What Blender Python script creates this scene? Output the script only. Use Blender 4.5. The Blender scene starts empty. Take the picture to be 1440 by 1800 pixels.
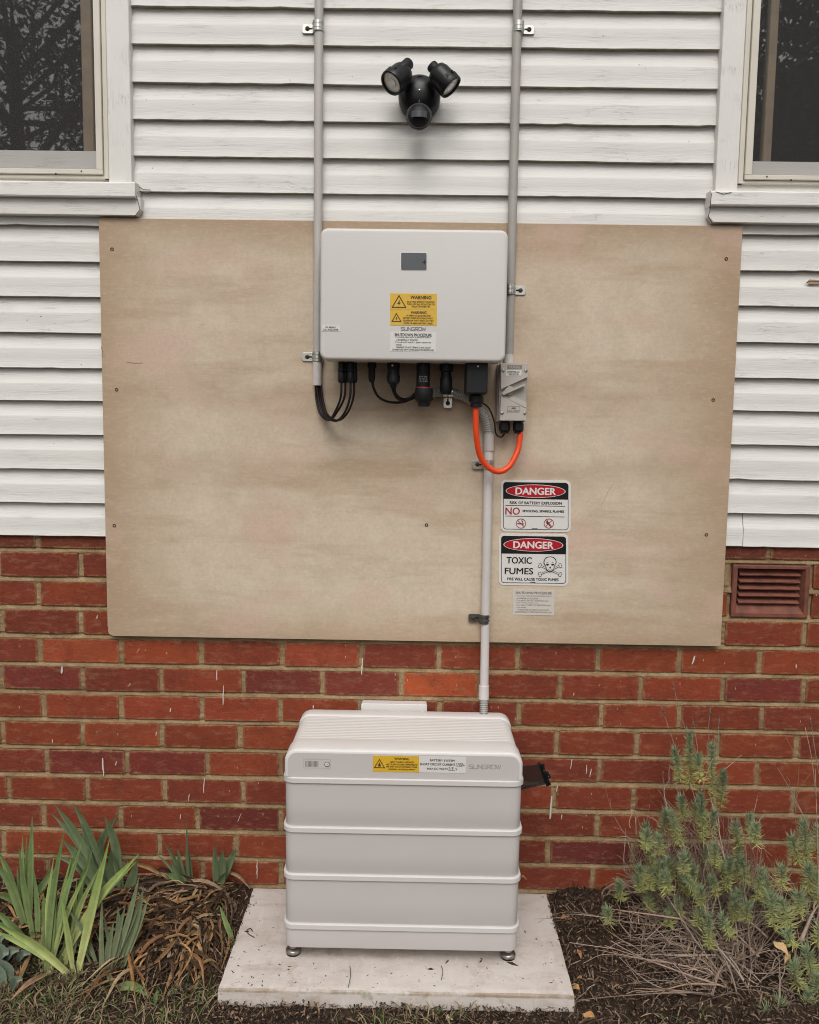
import bpy, math, random
import numpy as np
from mathutils import Vector, Matrix, noise
random.seed(7)
C = bpy.context.scene.collection
scn = bpy.context.scene
# ------------------------------------------------------------------ camera
CAM = Vector((1.1137, -2.36863, 1.46542)); PITCH, YAW, ROLL, FPX = -0.09738, -0.00782, 0.01477, 1430.04
_fw = Vector((math.sin(YAW)*math.cos(PITCH), math.cos(YAW)*math.cos(PITCH), math.sin(PITCH)))
_r = _fw.cross(Vector((0, 0, 1))).normalized(); _u = _r.cross(_fw)
_r2 = _r*math.cos(ROLL)+_u*math.sin(ROLL); _u2 = -_r*math.sin(ROLL)+_u*math.cos(ROLL)
cd = bpy.data.cameras.new('camera'); cam = bpy.data.objects.new('camera', cd); C.objects.link(cam)
cd.sensor_fit = 'HORIZONTAL'; cd.sensor_width = 36; cd.lens = 36*FPX/1440; cd.clip_start = .05; cd.clip_end = 400
mw = Matrix((_r2, _u2, -_fw)).transposed().to_4x4(); mw.translation = CAM; cam.matrix_world = mw
scn.camera = cam
# ------------------------------------------------------------------ sky, sun, exposure
SUN_EL, SUN_AZ = math.radians(50), math.radians(172)      # azimuth: light comes from behind the camera, a little to the left
w = bpy.data.worlds.new('World'); scn.world = w; w.use_nodes = True
nt = w.node_tree; nt.nodes.clear()
sky = nt.nodes.new('ShaderNodeTexSky'); sky.sky_type = 'NISHITA'; sky.sun_disc = False
sky.sun_elevation = SUN_EL; sky.sun_rotation = SUN_AZ; sky.air_density = 1.6; sky.dust_density = 4
hs = nt.nodes.new('ShaderNodeHueSaturation'); hs.inputs['Saturation'].default_value = .16
bg = nt.nodes.new('ShaderNodeBackground'); bg.inputs['Strength'].default_value = .15
wo = nt.nodes.new('ShaderNodeOutputWorld')
nt.links.new(sky.outputs[0], hs.inputs['Color']); nt.links.new(hs.outputs[0], bg.inputs[0]); nt.links.new(bg.outputs[0], wo.inputs[0])
sl = bpy.data.lights.new('sun', 'SUN'); sl.energy = 1.25; sl.angle = math.radians(35); sl.color = (1, .955, .89)
so = bpy.data.objects.new('sun', sl); C.objects.link(so)
sdir = Vector((-.12, -math.cos(SUN_EL), math.sin(SUN_EL))).normalized()
so.rotation_euler = sdir.to_track_quat('Z', 'Y').to_euler(); so.location = sdir*20
scn.view_settings.view_transform = 'Standard'; scn.view_settings.look = 'None'
scn.view_settings.exposure = -0.07; scn.view_settings.gamma = 1; scn.view_settings.use_curve_mapping = False
scn.cycles.filter_width = 1.05; scn.cycles.max_bounces = 6; scn.cycles.transparent_max_bounces = 12

# ------------------------------------------------------------------ measuring helpers: photo pixel -> place in the world
def ray(px, py): return _fw+_r2*((px-720)/FPX)-_u2*((py-900)/FPX)
def P(px, py, Y=0.0):
    d = ray(px, py); return CAM+d*((-Y-CAM.y)/d.y)
def G(px, py, z):
    d = ray(px, py); return CAM+d*((z-CAM.z)/d.z)

# ------------------------------------------------------------------ mesh helpers
class MB:
    def __init__(s): s.v = []; s.f = []; s.m = []; s.c = []; s.col = (1, 1, 1)
    def add(s, vs, fs, mi=0, M=None, cols=None):
        b = len(s.v)
        s.v += [tuple(M@Vector(p)) if M else tuple(p) for p in vs]
        s.c += list(cols) if cols else [s.col]*len(vs)
        s.f += [tuple(i+b for i in f) for f in fs]; s.m += [mi]*len(fs)
    def box(s, x0, x1, y0, y1, z0, z1, bev=0.0, mi=0, M=None):
        x0, x1 = min(x0, x1), max(x0, x1); y0, y1 = min(y0, y1), max(y0, y1); z0, z1 = min(z0, z1), max(z0, z1)
        if bev <= 0:
            vs = [(x, y, z) for x in (x0, x1) for y in (y0, y1) for z in (z0, z1)]
            fs = [(0, 1, 3, 2), (4, 6, 7, 5), (0, 4, 5, 1), (2, 3, 7, 6), (0, 2, 6, 4), (1, 5, 7, 3)]
            s.add(vs, fs, mi, M); return
        b = bev; vs = []; idx = {}
        for i, x in enumerate((x0, x1)):
            for j, y in enumerate((y0, y1)):
                for k, z in enumerate((z0, z1)):
                    sx = b if i == 0 else -b; sy = b if j == 0 else -b; sz = b if k == 0 else -b
                    idx[i, j, k, 0] = len(vs); vs.append((x, y+sy, z+sz))
                    idx[i, j, k, 1] = len(vs); vs.append((x+sx, y, z+sz))
                    idx[i, j, k, 2] = len(vs); vs.append((x+sx, y+sy, z))
        g = lambda i, j, k, a: idx[i, j, k, a]
        fs = []
        for i in (0, 1): fs.append([g(i, 0, 0, 0), g(i, 0, 1, 0), g(i, 1, 1, 0), g(i, 1, 0, 0)])
        for j in (0, 1): fs.append([g(0, j, 0, 1), g(1, j, 0, 1), g(1, j, 1, 1), g(0, j, 1, 1)])
        for k in (0, 1): fs.append([g(0, 0, k, 2), g(0, 1, k, 2), g(1, 1, k, 2), g(1, 0, k, 2)])
        for i in (0, 1):
            for j in (0, 1): fs.append([g(i, j, 0, 0), g(i, j, 1, 0), g(i, j, 1, 1), g(i, j, 0, 1)])
            for k in (0, 1): fs.append([g(i, 0, k, 0), g(i, 1, k, 0), g(i, 1, k, 2), g(i, 0, k, 2)])
        for j in (0, 1):
            for k in (0, 1): fs.append([g(0, j, k, 1), g(1, j, k, 1), g(1, j, k, 2), g(0, j, k, 2)])
        for i in (0, 1):
            for j in (0, 1):
                for k in (0, 1): fs.append([g(i, j, k, 0), g(i, j, k, 1), g(i, j, k, 2)])
        s.add(vs, fs, mi, M)
    def rings(s, rings, mi=0, cap0=True, cap1=True, closed=True, M=None, cols=None):
        n = len(rings[0]); vs = [p for r in rings for p in r]; fs = []
        for i in range(len(rings)-1):
            for j in range(n if closed else n-1):
                k = (j+1) % n
                fs.append((i*n+j, i*n+k, (i+1)*n+k, (i+1)*n+j))
        if cap0: fs.append(tuple(range(n))[::-1])
        if cap1: fs.append(tuple((len(rings)-1)*n+j for j in range(n)))
        s.add(vs, fs, mi, M, cols)
    def tube(s, pts, r, n=10, mi=0, cap=True, rr=None, cols=None):
        pts = [Vector(p) for p in pts]; rings = []; up = None; cc = []
        for i, p in enumerate(pts):
            t = (pts[min(i+1, len(pts)-1)]-pts[max(i-1, 0)]).normalized()
            if up is None:
                up = t.cross(Vector((0, 0, 1)) if abs(t.z) < .9 else Vector((1, 0, 0))).normalized()
            up = (up-t*up.dot(t)).normalized(); b = t.cross(up)
            q = rr[i] if rr else r
            rings.append([p+up*(math.cos(a)*q)+b*(math.sin(a)*q) for a in [2*math.pi*k/n for k in range(n)]])
            if cols: cc += [cols[i]]*n
        s.rings(rings, mi, cap, cap, cols=cc if cols else None)
    def lathe(s, prof, n=24, mi=0, M=None):       # prof: (radius, z) along local z
        rings = [[(max(r, 1e-5)*math.cos(2*math.pi*k/n), max(r, 1e-5)*math.sin(2*math.pi*k/n), z) for k in range(n)] for r, z in prof]
        s.rings(rings, mi, M=M)
    def prism(s, poly, Y0, Y1, bev=0.0, mi=0):    # poly: (x,z) in the wall plane; from y=-Y0 (back) to y=-Y1 (front)
        cx = sum(p[0] for p in poly)/len(poly); cz = sum(p[1] for p in poly)/len(poly)
        rings = [[(x, -Y0, z) for x, z in poly]]
        if bev:
            rings.append([(x, -(Y1-bev), z) for x, z in poly])
            w_ = max(p[0] for p in poly)-min(p[0] for p in poly); h_ = max(p[1] for p in poly)-min(p[1] for p in poly)
            rings.append([(cx+(x-cx)*(1-.6*bev/w_), -(Y1-.35*bev), cz+(z-cz)*(1-.6*bev/h_)) for x, z in poly])
            rings.append([(cx+(x-cx)*(1-2*bev/w_), -Y1, cz+(z-cz)*(1-2*bev/h_)) for x, z in poly])
        else: rings.append([(x, -Y1, z) for x, z in poly])
        s.rings(rings, mi)
    def build(s, name, mats, parent=None, smooth=False, stuff=False, loc=None):
        me = bpy.data.meshes.new(name); me.from_pydata(s.v, [], s.f)
        mats = mats if isinstance(mats, (list, tuple)) else [mats]
        for m in mats: me.materials.append(m)
        if len(mats) > 1: me.polygons.foreach_set('material_index', s.m)
        ca = me.color_attributes.new('Col', 'FLOAT_COLOR', 'POINT')
        ca.data.foreach_set('color', np.array([(c[0], c[1], c[2], 1) for c in s.c], dtype=np.float32).ravel())
        me.update()
        import bmesh
        if len(s.f) < 30000:
            bm = bmesh.new(); bm.from_mesh(me)
            if not stuff: bmesh.ops.recalc_face_normals(bm, faces=bm.faces)
            bm.to_mesh(me); bm.free()
        if smooth:
            me.polygons.foreach_set('use_smooth', [True]*len(me.polygons))
            if smooth is not True: me.set_sharp_from_angle(angle=math.radians(smooth))
        o = bpy.data.objects.new(name, me); C.objects.link(o)
        if parent: o.parent = parent; o.matrix_parent_inverse = Matrix.Translation(-parent.location)
        if stuff: o['kind'] = 'stuff'
        return o

def rrect(cx, cz, w_, h_, r, n=6):
    pts = []
    for (sx, sz, a0) in ((1, 1, 0), (-1, 1, 90), (-1, -1, 180), (1, -1, 270)):
        for k in range(n+1):
            a = math.radians(a0+90*k/n)
            pts.append((cx+sx*(w_/2-r)+r*math.cos(a), cz+sz*(h_/2-r)+r*math.sin(a)))
    return pts
def spline(pts, n=10):
    pts = [Vector(p) for p in pts]; out = []
    q = [pts[0]*2-pts[1]]+pts+[pts[-1]*2-pts[-2]]
    for i in range(1, len(q)-2):
        for k in range(n):
            t = k/n; a, b, c, d = q[i-1], q[i], q[i+1], q[i+2]
            out.append(.5*((2*b)+(c-a)*t+(2*a-5*b+4*c-d)*t*t+(3*b-a-3*c+d)*t**3))
    out.append(pts[-1]); return out
def thing(name, label, cat, loc=(0, 0, 0), group=None):
    o = bpy.data.objects.new(name, None); C.objects.link(o); o.location = loc; o.empty_display_size = .05
    return tag(o, label, cat, group)
def tag(o, label, cat, group=None):
    o['label'] = label; o['category'] = cat
    if group: o['group'] = group
    return o
def copy_tree(o, off, parent=None):
    c = o.copy(); C.objects.link(c)
    if parent: c.parent = parent
    else: c.location = Vector(o.location)+Vector(off)
    for ch in list(o.children): copy_tree(ch, off, c)
    return c

# ------------------------------------------------------------------ material helpers
def mat(name, col, rough=.6, metal=0.0, spec=.5, attr=False, objcol=False):
    m = bpy.data.materials.new(name); m.use_nodes = True; t = m.node_tree
    b = t.nodes['Principled BSDF']; b.inputs['Base Color'].default_value = (*col, 1); b.inputs['Roughness'].default_value = rough
    b.inputs['Metallic'].default_value = metal; b.inputs['Specular IOR Level'].default_value = spec
    return m
class NB:
    """small node builder over one material"""
    def __init__(s, m): s.t = m.node_tree; s.b = s.t.nodes['Principled BSDF']
    def n(s, typ, **kw):
        nd = s.t.nodes.new(typ)
        for k, v in kw.items():
            if k.startswith('i_'):
                nd.inputs[k[2:].replace('_', ' ')].default_value = v
            else: setattr(nd, k, v)
        return nd
    def l(s, a, b): s.t.links.new(a, b)
    def coords(s, scale=(1, 1, 1), space='Object', rand=False):
        tc = s.n('ShaderNodeTexCoord'); mp = s.n('ShaderNodeMapping'); mp.inputs['Scale'].default_value = scale
        s.l(tc.outputs[space], mp.inputs['Vector'])
        if rand:
            oi = s.n('ShaderNodeObjectInfo'); mu = s.n('ShaderNodeMath', operation='MULTIPLY'); mu.inputs[1].default_value = 37.0
            cb = s.n('ShaderNodeCombineXYZ'); s.l(oi.outputs['Random'], mu.inputs[0])
            for k in range(3): s.l(mu.outputs[0], cb.inputs[k])
            s.l(cb.outputs[0], mp.inputs['Location'])
        return mp.outputs[0]
    def noise(s, vec, scale, detail=4, rough=.55):
        nd = s.n('ShaderNodeTexNoise'); nd.inputs['Scale'].default_value = scale; nd.inputs['Detail'].default_value = detail
        nd.inputs['Roughness'].default_value = rough; s.l(vec, nd.inputs['Vector']); return nd.outputs['Fac']
    def ramp(s, fac, stops):
        nd = s.n('ShaderNodeValToRGB'); e = nd.color_ramp.elements
        while len(e) < len(stops): e.new(.5)
        for i, (p, c) in enumerate(stops):
            e[i].position = p; e[i].color = (*c, 1) if isinstance(c, tuple) else (c, c, c, 1)
        s.l(fac, nd.inputs[0]); return nd.outputs[0]
    def mix(s, fac, a, b, mode='MIX'):
        nd = s.n('ShaderNodeMix', data_type='RGBA', blend_type=mode)
        for key, v in ((0, fac), (6, a), (7, b)):
            if isinstance(v, (int, float)): nd.inputs[key].default_value = v if key == 0 else (v, v, v, 1)
            elif isinstance(v, tuple): nd.inputs[key].default_value = (*v, 1)
            else: s.l(v, nd.inputs[key])
        return nd.outputs[2]
    def math(s, op, a, b=0.0, c=0.0):
        nd = s.n('ShaderNodeMath', operation=op)
        for i, v in enumerate((a, b, c)):
            if isinstance(v, (int, float)): nd.inputs[i].default_value = v
            else: s.l(v, nd.inputs[i])
        return nd.outputs[0]
    def bump(s, h, dist=.001, strength=1.0, prev=None):
        nd = s.n('ShaderNodeBump'); nd.inputs['Distance'].default_value = dist; nd.inputs['Strength'].default_value = strength
        s.l(h, nd.inputs['Height'])
        if prev: s.l(prev, nd.inputs['Normal'])
        s.l(nd.outputs[0], s.b.inputs['Normal']); return nd.outputs[0]
    def base(s, c): s.l(c, s.b.inputs['Base Color'])
    def attr(s, name='Col'):
        nd = s.n('ShaderNodeAttribute'); nd.attribute_name = name; return nd.outputs['Color']

def m_brick():
    m = mat('fired_brick', (.2, .05, .03), .7, spec=.12); k = NB(m)
    oi = k.n('ShaderNodeObjectInfo'); v = k.coords((1, 1, 1), 'Object', True)
    c = oi.outputs['Color']
    big = k.noise(v, 9, 3); fine = k.noise(k.coords((26, 26, 60), 'Object', True), 3, 6, .65)
    c = k.mix(k.ramp(big, [(.38, 0.0), (.66, .7)]), c, k.mix(.5, c, (.085, .022, .017)))
    c = k.mix(k.ramp(fine, [(.3, 0.0), (.7, .35)]), c, (.27, .075, .036))
    # soot and mortar dust smears
    sm = k.noise(k.coords((5, 5, 14), 'Object', True), 5, 6, .7)
    c = k.mix(k.ramp(sm, [(.52, 0.0), (.72, .36)]), c, (.34, .20, .12)); c = k.mix(k.ramp(k.noise(k.coords((9, 9, 9), 'Object', True), 2.2, 5, .7), [(.53, 0.0), (.70, .42)]), c, (.085, .028, .022))
    tg = k.n('ShaderNodeTexCoord'); sg = k.n('ShaderNodeSeparateXYZ'); k.l(tg.outputs['Generated'], sg.inputs[0])
    gx = k.math('ABSOLUTE', k.math('SUBTRACT', sg.outputs['X'], .5)); gz_ = k.math('ABSOLUTE', k.math('SUBTRACT', sg.outputs['Z'], .5))
    ed = k.math('MAXIMUM', k.math('SUBTRACT', k.math('MULTIPLY', gx, 3.1), 1.05), gz_)
    ed = k.math('ADD', ed, k.math('MULTIPLY', k.math('SUBTRACT', k.noise(k.coords((30, 30, 30), 'Object', True), 1.6, 5, .75), .5), .46))
    c = k.mix(k.ramp(ed, [(.41, 0.0), (.55, .8)]), c, (.34, .21, .11))
    pit = k.noise(v, 160, 3, .7)
    c = k.mix(k.ramp(pit, [(.28, .75), (.40, 0.0)]), c, (.045, .015, .012))
    vo = k.n('ShaderNodeTexVoronoi'); k.l(k.coords((95, 95, 26), 'Object', True), vo.inputs['Vector']); vo.inputs['Scale'].default_value = 1.0
    dot = k.math('LESS_THAN', vo.outputs['Distance'], .10)
    sep = k.n('ShaderNodeSeparateColor'); k.l(vo.outputs['Color'], sep.inputs[0])
    dot = k.math('MULTIPLY', dot, k.math('GREATER_THAN', sep.outputs[0], .86))
    c = k.mix(k.math('MULTIPLY', dot, .7), c, (.58, .48, .40))
    k.base(c)
    h = k.mix(.5, fine, pit); k.bump(h, .0028, .9)
    k.l(k.ramp(fine, [(.2, .6), (.8, .85)]), k.b.inputs['Roughness'])
    return m
def m_mortar():
    m = mat('lime_mortar', (.36, .26, .16), .95, spec=.2); k = NB(m); v = k.coords()
    a = k.noise(v, 14, 5, .65); b = k.noise(v, 260, 4, .7)
    c = k.ramp(a, [(.3, (.21, .135, .068)), (.55, (.375, .26, .14)), (.75, (.48, .355, .215))])
    c = k.mix(k.ramp(b, [(.3, .55), (.55, 0.0)]), c, (.10, .07, .045))
    k.base(c); k.bump(b, .004, 1.0); return m
def m_paint(name, col, tint, cracks=1.0, up=False):
    m = mat(name, col, .55, spec=.4); k = NB(m)
    W_ = (lambda a, b, c: (c, b, a)) if up else (lambda a, b, c: (a, b, c))
    v = k.coords((1, 1, 1), 'Object', True); st = k.coords(W_(2.2, 8, 46), 'Object', True)
    a = k.noise(v, 2.2, 3); g = k.noise(st, 5, 6, .68); g2 = k.noise(k.coords(W_(7, 10, 120), 'Object', True), 3.2, 5, .7)
    c = k.mix(k.ramp(a, [(.35, 0.0), (.7, .8)]), col, tint)
    c = k.mix(k.ramp(g, [(.55, 0.0), (.9, .05)]), c, (.42, .38, .33))
    # hairline cracks that run with the grain
    cr = k.noise(k.coords(W_(3, 6, 60), 'Object', True), 2.6, 5, .6)
    d = k.math('ABSOLUTE', k.math('SUBTRACT', cr, .5))
    line = k.math('LESS_THAN', d, .0055)
    msk = k.ramp(k.noise(k.coords((4, 4, 14), 'Object', True), 1.6, 3), [(.50, 0.0), (.62, 1.0)])
    ln = k.math('MULTIPLY', line, msk); ln = k.math('MULTIPLY', ln, .6*cracks)
    c = k.mix(ln, c, (.22, .19, .15))
    # flyspecks
    sp = k.noise(k.coords((1, 1, 1), 'Object', True), 75, 2, .5)
    c = k.mix(k.ramp(sp, [(.20, .7), (.235, 0.0)]), c, (.12, .10, .08))
    k.base(c)
    p = k.bump(g, .0016, .5); p = k.bump(g2, .0011, .6, p); k.bump(k.math('SUBTRACT', 1.0, ln), .0012, .8, p)
    return m
def m_sheet():
    m = mat('raw_sheet_board', (.45, .36, .26), .8, spec=.25); k = NB(m)
    tc = k.n('ShaderNodeTexCoord'); sp = k.n('ShaderNodeSeparateXYZ'); k.l(tc.outputs['Generated'], sp.inputs[0])
    v = k.coords(); a = k.noise(v, 2.6, 4, .6); b = k.noise(k.coords((.9, 1, 5.5)), 1.7, 5, .62); f = k.noise(v, 90, 4, .75); f2 = k.noise(v, 22, 5, .7)
    c = k.ramp(a, [(.32, (.58, .46, .345)), (.5, (.62, .515, .395)), (.70, (.615, .53, .405))])
    # greyish dry middle
    ex = k.math('ABSOLUTE', k.math('SUBTRACT', sp.outputs['X'], .5)); ez = k.math('ABSOLUTE', k.math('SUBTRACT', sp.outputs['Z'], .5))
    edge = k.math('MAXIMUM', k.math('POWER', k.math('MULTIPLY', ex, 2.0), 5.0), k.math('POWER', k.math('MULTIPLY', ez, 2.0), 7.0))
    edge = k.math('ADD', edge, k.math('MULTIPLY', k.math('SUBTRACT', a, .5), 1.2))
    c = k.mix(k.ramp(edge, [(.22, 0.0), (1.0, .8)]), c, (.40, .275, .175))
    c = k.mix(k.ramp(b, [(.50, 0.0), (.68, .75)]), c, (.43, .305, .205))
    zz = k.math('ADD', sp.outputs['Z'], k.math('MULTIPLY', k.math('SUBTRACT', k.noise(k.coords((1.6, 1, 2)), 2.2, 4, .6), .5), .16))
    bands = k.ramp(zz, [(.02, 0.35), (.06, 0.0), (.36, 0.0), (.43, .45), (.47, 0.0), (.55, .1), (.60, .7), (.645, .1), (.74, 0.0), (.93, .0), (1.0, .55)])
    bands = k.math('MULTIPLY', bands, k.ramp(k.noise(k.coords((1, 1, 3)), 2.4, 4, .65), [(.30, 0.25), (.52, 1.0)]))
    c = k.mix(bands, c, (.41, .295, .20))
    sideb = k.math('MULTIPLY', k.ramp(sp.outputs['X'], [(.0, .7), (.05, .25), (.12, 0.0), (.86, 0.0), (.93, .35), (1.0, .8)]), k.ramp(a, [(.3, .5), (.6, 1.0)]))
    c = k.mix(sideb, c, (.40, .285, .185))
    c = k.mix(k.ramp(f2, [(.35, .24), (.6, 0.0)]), c, (.36, .27, .19)); c = k.mix(k.ramp(k.noise(k.coords((9, 9, 40)), 4, 5, .75), [(.52, 0.0), (.75, .35)]), c, (.66, .56, .43))
    pk = k.noise(k.coords((1, 1, 2)), 3.7, 3, .5); c = k.mix(k.ramp(pk, [(.53, 0.0), (.66, .5)]), c, (.58, .41, .33))
    c = k.mix(k.ramp(f, [(.35, .18), (.62, 0.0)]), c, (.28, .22, .16))
    k.base(c); k.bump(k.mix(.5, f, k.noise(k.coords((8, 8, 90)), 3, 4, .6)), .0009, .6); return m
def m_noisy(name, c1, c2, scale, rough, dist=.0005, metal=0.0, spec=.5, bs=None):
    m = mat(name, c1, rough, metal, spec); k = NB(m); v = k.coords(); a = k.noise(v, scale, 5, .6)
    k.base(k.ramp(a, [(.3, c1), (.7, c2)])); k.bump(k.noise(v, bs or scale*6, 3, .6), dist, .5); return m
def m_attr(name, rough=.6, spec=.3, vary=.35, scale=60, sub=0.0, bumpd=.0004, vein=False):
    m = mat(name, (.5, .5, .5), rough, spec=spec); k = NB(m); v = k.coords(); a = k.noise(v, scale, 4, .6)
    c = k.attr(); dk = k.mix(1.0, c, (1-vary, 1-vary, 1-vary), 'MULTIPLY')
    k.base(k.mix(k.ramp(a, [(.3, 1.0), (.7, 0.0)]), c, dk)); k.bump(a, bumpd, .5)
    if sub: k.b.inputs['Subsurface Weight'].default_value = 0
    return m
def m_concrete():
    m = mat('cast_concrete', (.62, .56, .50), .85, spec=.3); k = NB(m); v = k.coords()
    a = k.noise(v, 5, 5, .6); f = k.noise(v, 120, 4, .7); s_ = k.noise(k.coords((1.5, 4, 4)), 4.5, 6, .7)
    c = k.ramp(a, [(.3, (.53, .47, .43)), (.7, (.63, .58, .54))])
    c = k.mix(k.ramp(s_, [(.50, 0.0), (.72, .6)]), c, (.36, .275, .21)); c = k.mix(k.ramp(k.noise(k.coords((6, 1.5, 3)), 6, 6, .75), [(.54, 0.0), (.66, .55)]), c, (.68, .63, .57))
    c = k.mix(k.ramp(k.noise(v, 38, 4, .8), [(.28, .8), (.36, 0.0)]), c, (.13, .10, .075))
    c = k.mix(k.ramp(f, [(.25, .5), (.42, 0.0)]), c, (.33, .28, .23))
    tc = k.n('ShaderNodeTexCoord'); sp = k.n('ShaderNodeSeparateXYZ'); k.l(tc.outputs['Object'], sp.inputs[0])
    g = k.math('MULTIPLY', k.ramp(k.noise(v, 16, 4, .7), [(.55, 0.0), (.66, 1.0)]), k.math('LESS_THAN', sp.outputs['Y'], -.444))
    c = k.mix(k.math('MULTIPLY', g, .6), c, (.26, .24, .14))
    ar = k.math('MULTIPLY', k.math('MULTIPLY', k.math('LESS_THAN', sp.outputs['Y'], -.4415), k.math('GREATER_THAN', sp.outputs['Z'], .0535)), k.ramp(k.noise(v, 9, 5, .7), [(.42, 0.0), (.58, .7)]))
    c = k.mix(ar, c, (.27, .19, .11))
    md = k.math('MULTIPLY', k.ramp(k.noise(v, 11, 6, .8), [(.52, 0.0), (.60, .8)]), k.ramp(k.noise(v, 3.1, 2), [(.45, 0.0), (.6, 1.0)]))
    c = k.mix(k.math('MULTIPLY', md, .6), c, (.34, .24, .17))
    k.base(c); k.bump(f, .0012, .7); return m
M_brick = m_brick(); M_mortar = m_mortar(); M_sheet = m_sheet(); M_conc = m_concrete()
M_board = m_paint('weathered_cream_paint', (.672, .652, .625), (.65, .638, .602), .45)
M_trim = m_paint('cream_trim_paint', (.735, .712, .678), (.70, .68, .642), .6)
M_trimv = m_paint('cream_upright_paint', (.735, .712, .678), (.70, .68, .642), .6, True)
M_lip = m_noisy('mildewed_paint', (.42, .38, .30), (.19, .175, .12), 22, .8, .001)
M_frame = m_noisy('aluminium_frame_paint', (.66, .62, .54), (.60, .56, .48), 8, .45)
M_stile = m_noisy('varnished_sash', (.30, .22, .14), (.20, .15, .10), 18, .5)
M_room = mat('dark_room', (.03, .03, .028), .9)
M_pvc = m_noisy('grey_conduit_plastic', (.50, .47, .44), (.43, .405, .38), 7, .42, .0002)
M_pvcw = m_noisy('pale_conduit_plastic', (.62, .58, .56), (.55, .515, .49), 9, .4, .0002)
M_pvcd = m_noisy('painted_conduit_plastic', (.40, .375, .345), (.33, .31, .28), 12, .45, .0002)
M_corr = m_noisy('corrugated_conduit_plastic', (.42, .41, .38), (.34, .33, .31), 12, .45, .0002)
M_zinc = m_noisy('zinc_plated_steel', (.62, .61, .57), (.38, .38, .35), 120, .32, .0002, metal=.9)
M_dsteel = m_noisy('dull_grey_steel', (.20, .19, .17), (.10, .10, .09), 90, .4, .0002, metal=.8)
M_screw = m_noisy('rusty_screw_steel', (.10, .065, .035), (.03, .022, .015), 300, .6, .0001, metal=.3)
M_black = m_noisy('black_plastic', (.007, .007, .008), (.012, .012, .013), 30, .5, .0002, spec=.28)
M_blackg = m_noisy('satin_black_casting', (.006, .006, .007), (.010, .010, .011), 40, .36, .0003, spec=.35)
M_cable = m_noisy('black_cable_sheath', (.008, .007, .007), (.013, .012, .011), 60, .5, .0001, spec=.25)
M_cabler = m_noisy('dark_red_cable_sheath', (.026, .009, .009), (.016, .007, .007), 60, .5, .0001, spec=.25)
M_orange = m_noisy('orange_cable_sheath', (.86, .080, .012), (.74, .06, .012), 14, .42, .0002)
M_inv = m_noisy('powder_coat_light_grey', (.62, .595, .57), (.60, .575, .55), 3, .45, .00006, bs=900)
M_alu = m_noisy('dark_cast_heatsink', (.03, .03, .03), (.02, .02, .02), 20, .6, .0002, spec=.25)
M_scr = m_noisy('dark_display_window', (.085, .09, .10), (.075, .08, .09), 6, .25, .00005)
M_bat = m_noisy('battery_case_grey', (.535, .50, .482), (.512, .478, .46), 2.5, .48, .00008, bs=700)
M_batl = m_noisy('battery_case_white', (.665, .64, .62), (.64, .615, .59), 2.5, .42, .00008, bs=700)
M_rail = m_noisy('battery_rail_grey', (.60, .57, .55), (.575, .545, .525), 4, .5, .0001)
M_iso = m_noisy('isolator_grey_plastic', (.47, .43, .385), (.43, .395, .35), 10, .5, .0002, bs=250)
M_isod = m_noisy('isolator_recess_plastic', (.36, .33, .295), (.33, .30, .265), 10, .55, .0002)
M_steel = m_noisy('stainless_foot', (.42, .405, .38), (.28, .27, .25), 60, .34, .0001, metal=1.0)
M_white = mat('sign_white', (.66, .64, .61), .4); M_ink = mat('print_black', (.010, .010, .010), .55, spec=.2); M_red = mat('print_red', (.40, .010, .020), .5, spec=.2)
M_ired = mat('print_dark_red', (.33, .02, .035), .5)
M_yel = m_noisy('sticker_yellow', (.68, .42, .03), (.62, .38, .03), 40, .45, .0001); M_brn = mat('print_brown', (.07, .03, .01), .5)
M_grey = mat('print_grey', (.10, .095, .09), .5); M_lgrey = mat('print_light_grey', (.22, .21, .20), .5)
M_terra = m_noisy('terracotta', (.22, .07, .042), (.10, .034, .024), 30, .75, .0012, bs=300)
M_dark = mat('vent_dark', (.012, .01, .009), .95)
M_leaf = m_attr('iris_leaf_green', .55, .22, .25, 45)
M_dead = m_attr('dry_leaf', .8, .2, .45, 90)
M_twig = m_attr('bare_twig', .85, .2, .4, 120)
M_need = m_attr('lavender_needle', .7, .2, .15, 60)
M_mulch = m_attr('bark_litter', .9, .15, .4, 200)
M_drip = mat('white_paint_splash', (.60, .52, .46), .7)
def m_soil():
    m = mat('dark_soil', (.04, .028, .02), .95, spec=.15); k = NB(m); v = k.coords()
    a = k.noise(v, 60, 6, .7); b = k.noise(v, 5, 4)
    c = k.ramp(a, [(.3, (.016, .011, .008)), (.6, (.055, .036, .024)), (.8, (.10, .065, .042))])
    c = k.mix(k.ramp(b, [(.45, 0.0), (.65, .5)]), c, (.065, .042, .028)); k.base(c); k.bump(a, .006, 1.0); return m
M_soil = m_soil()
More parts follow.
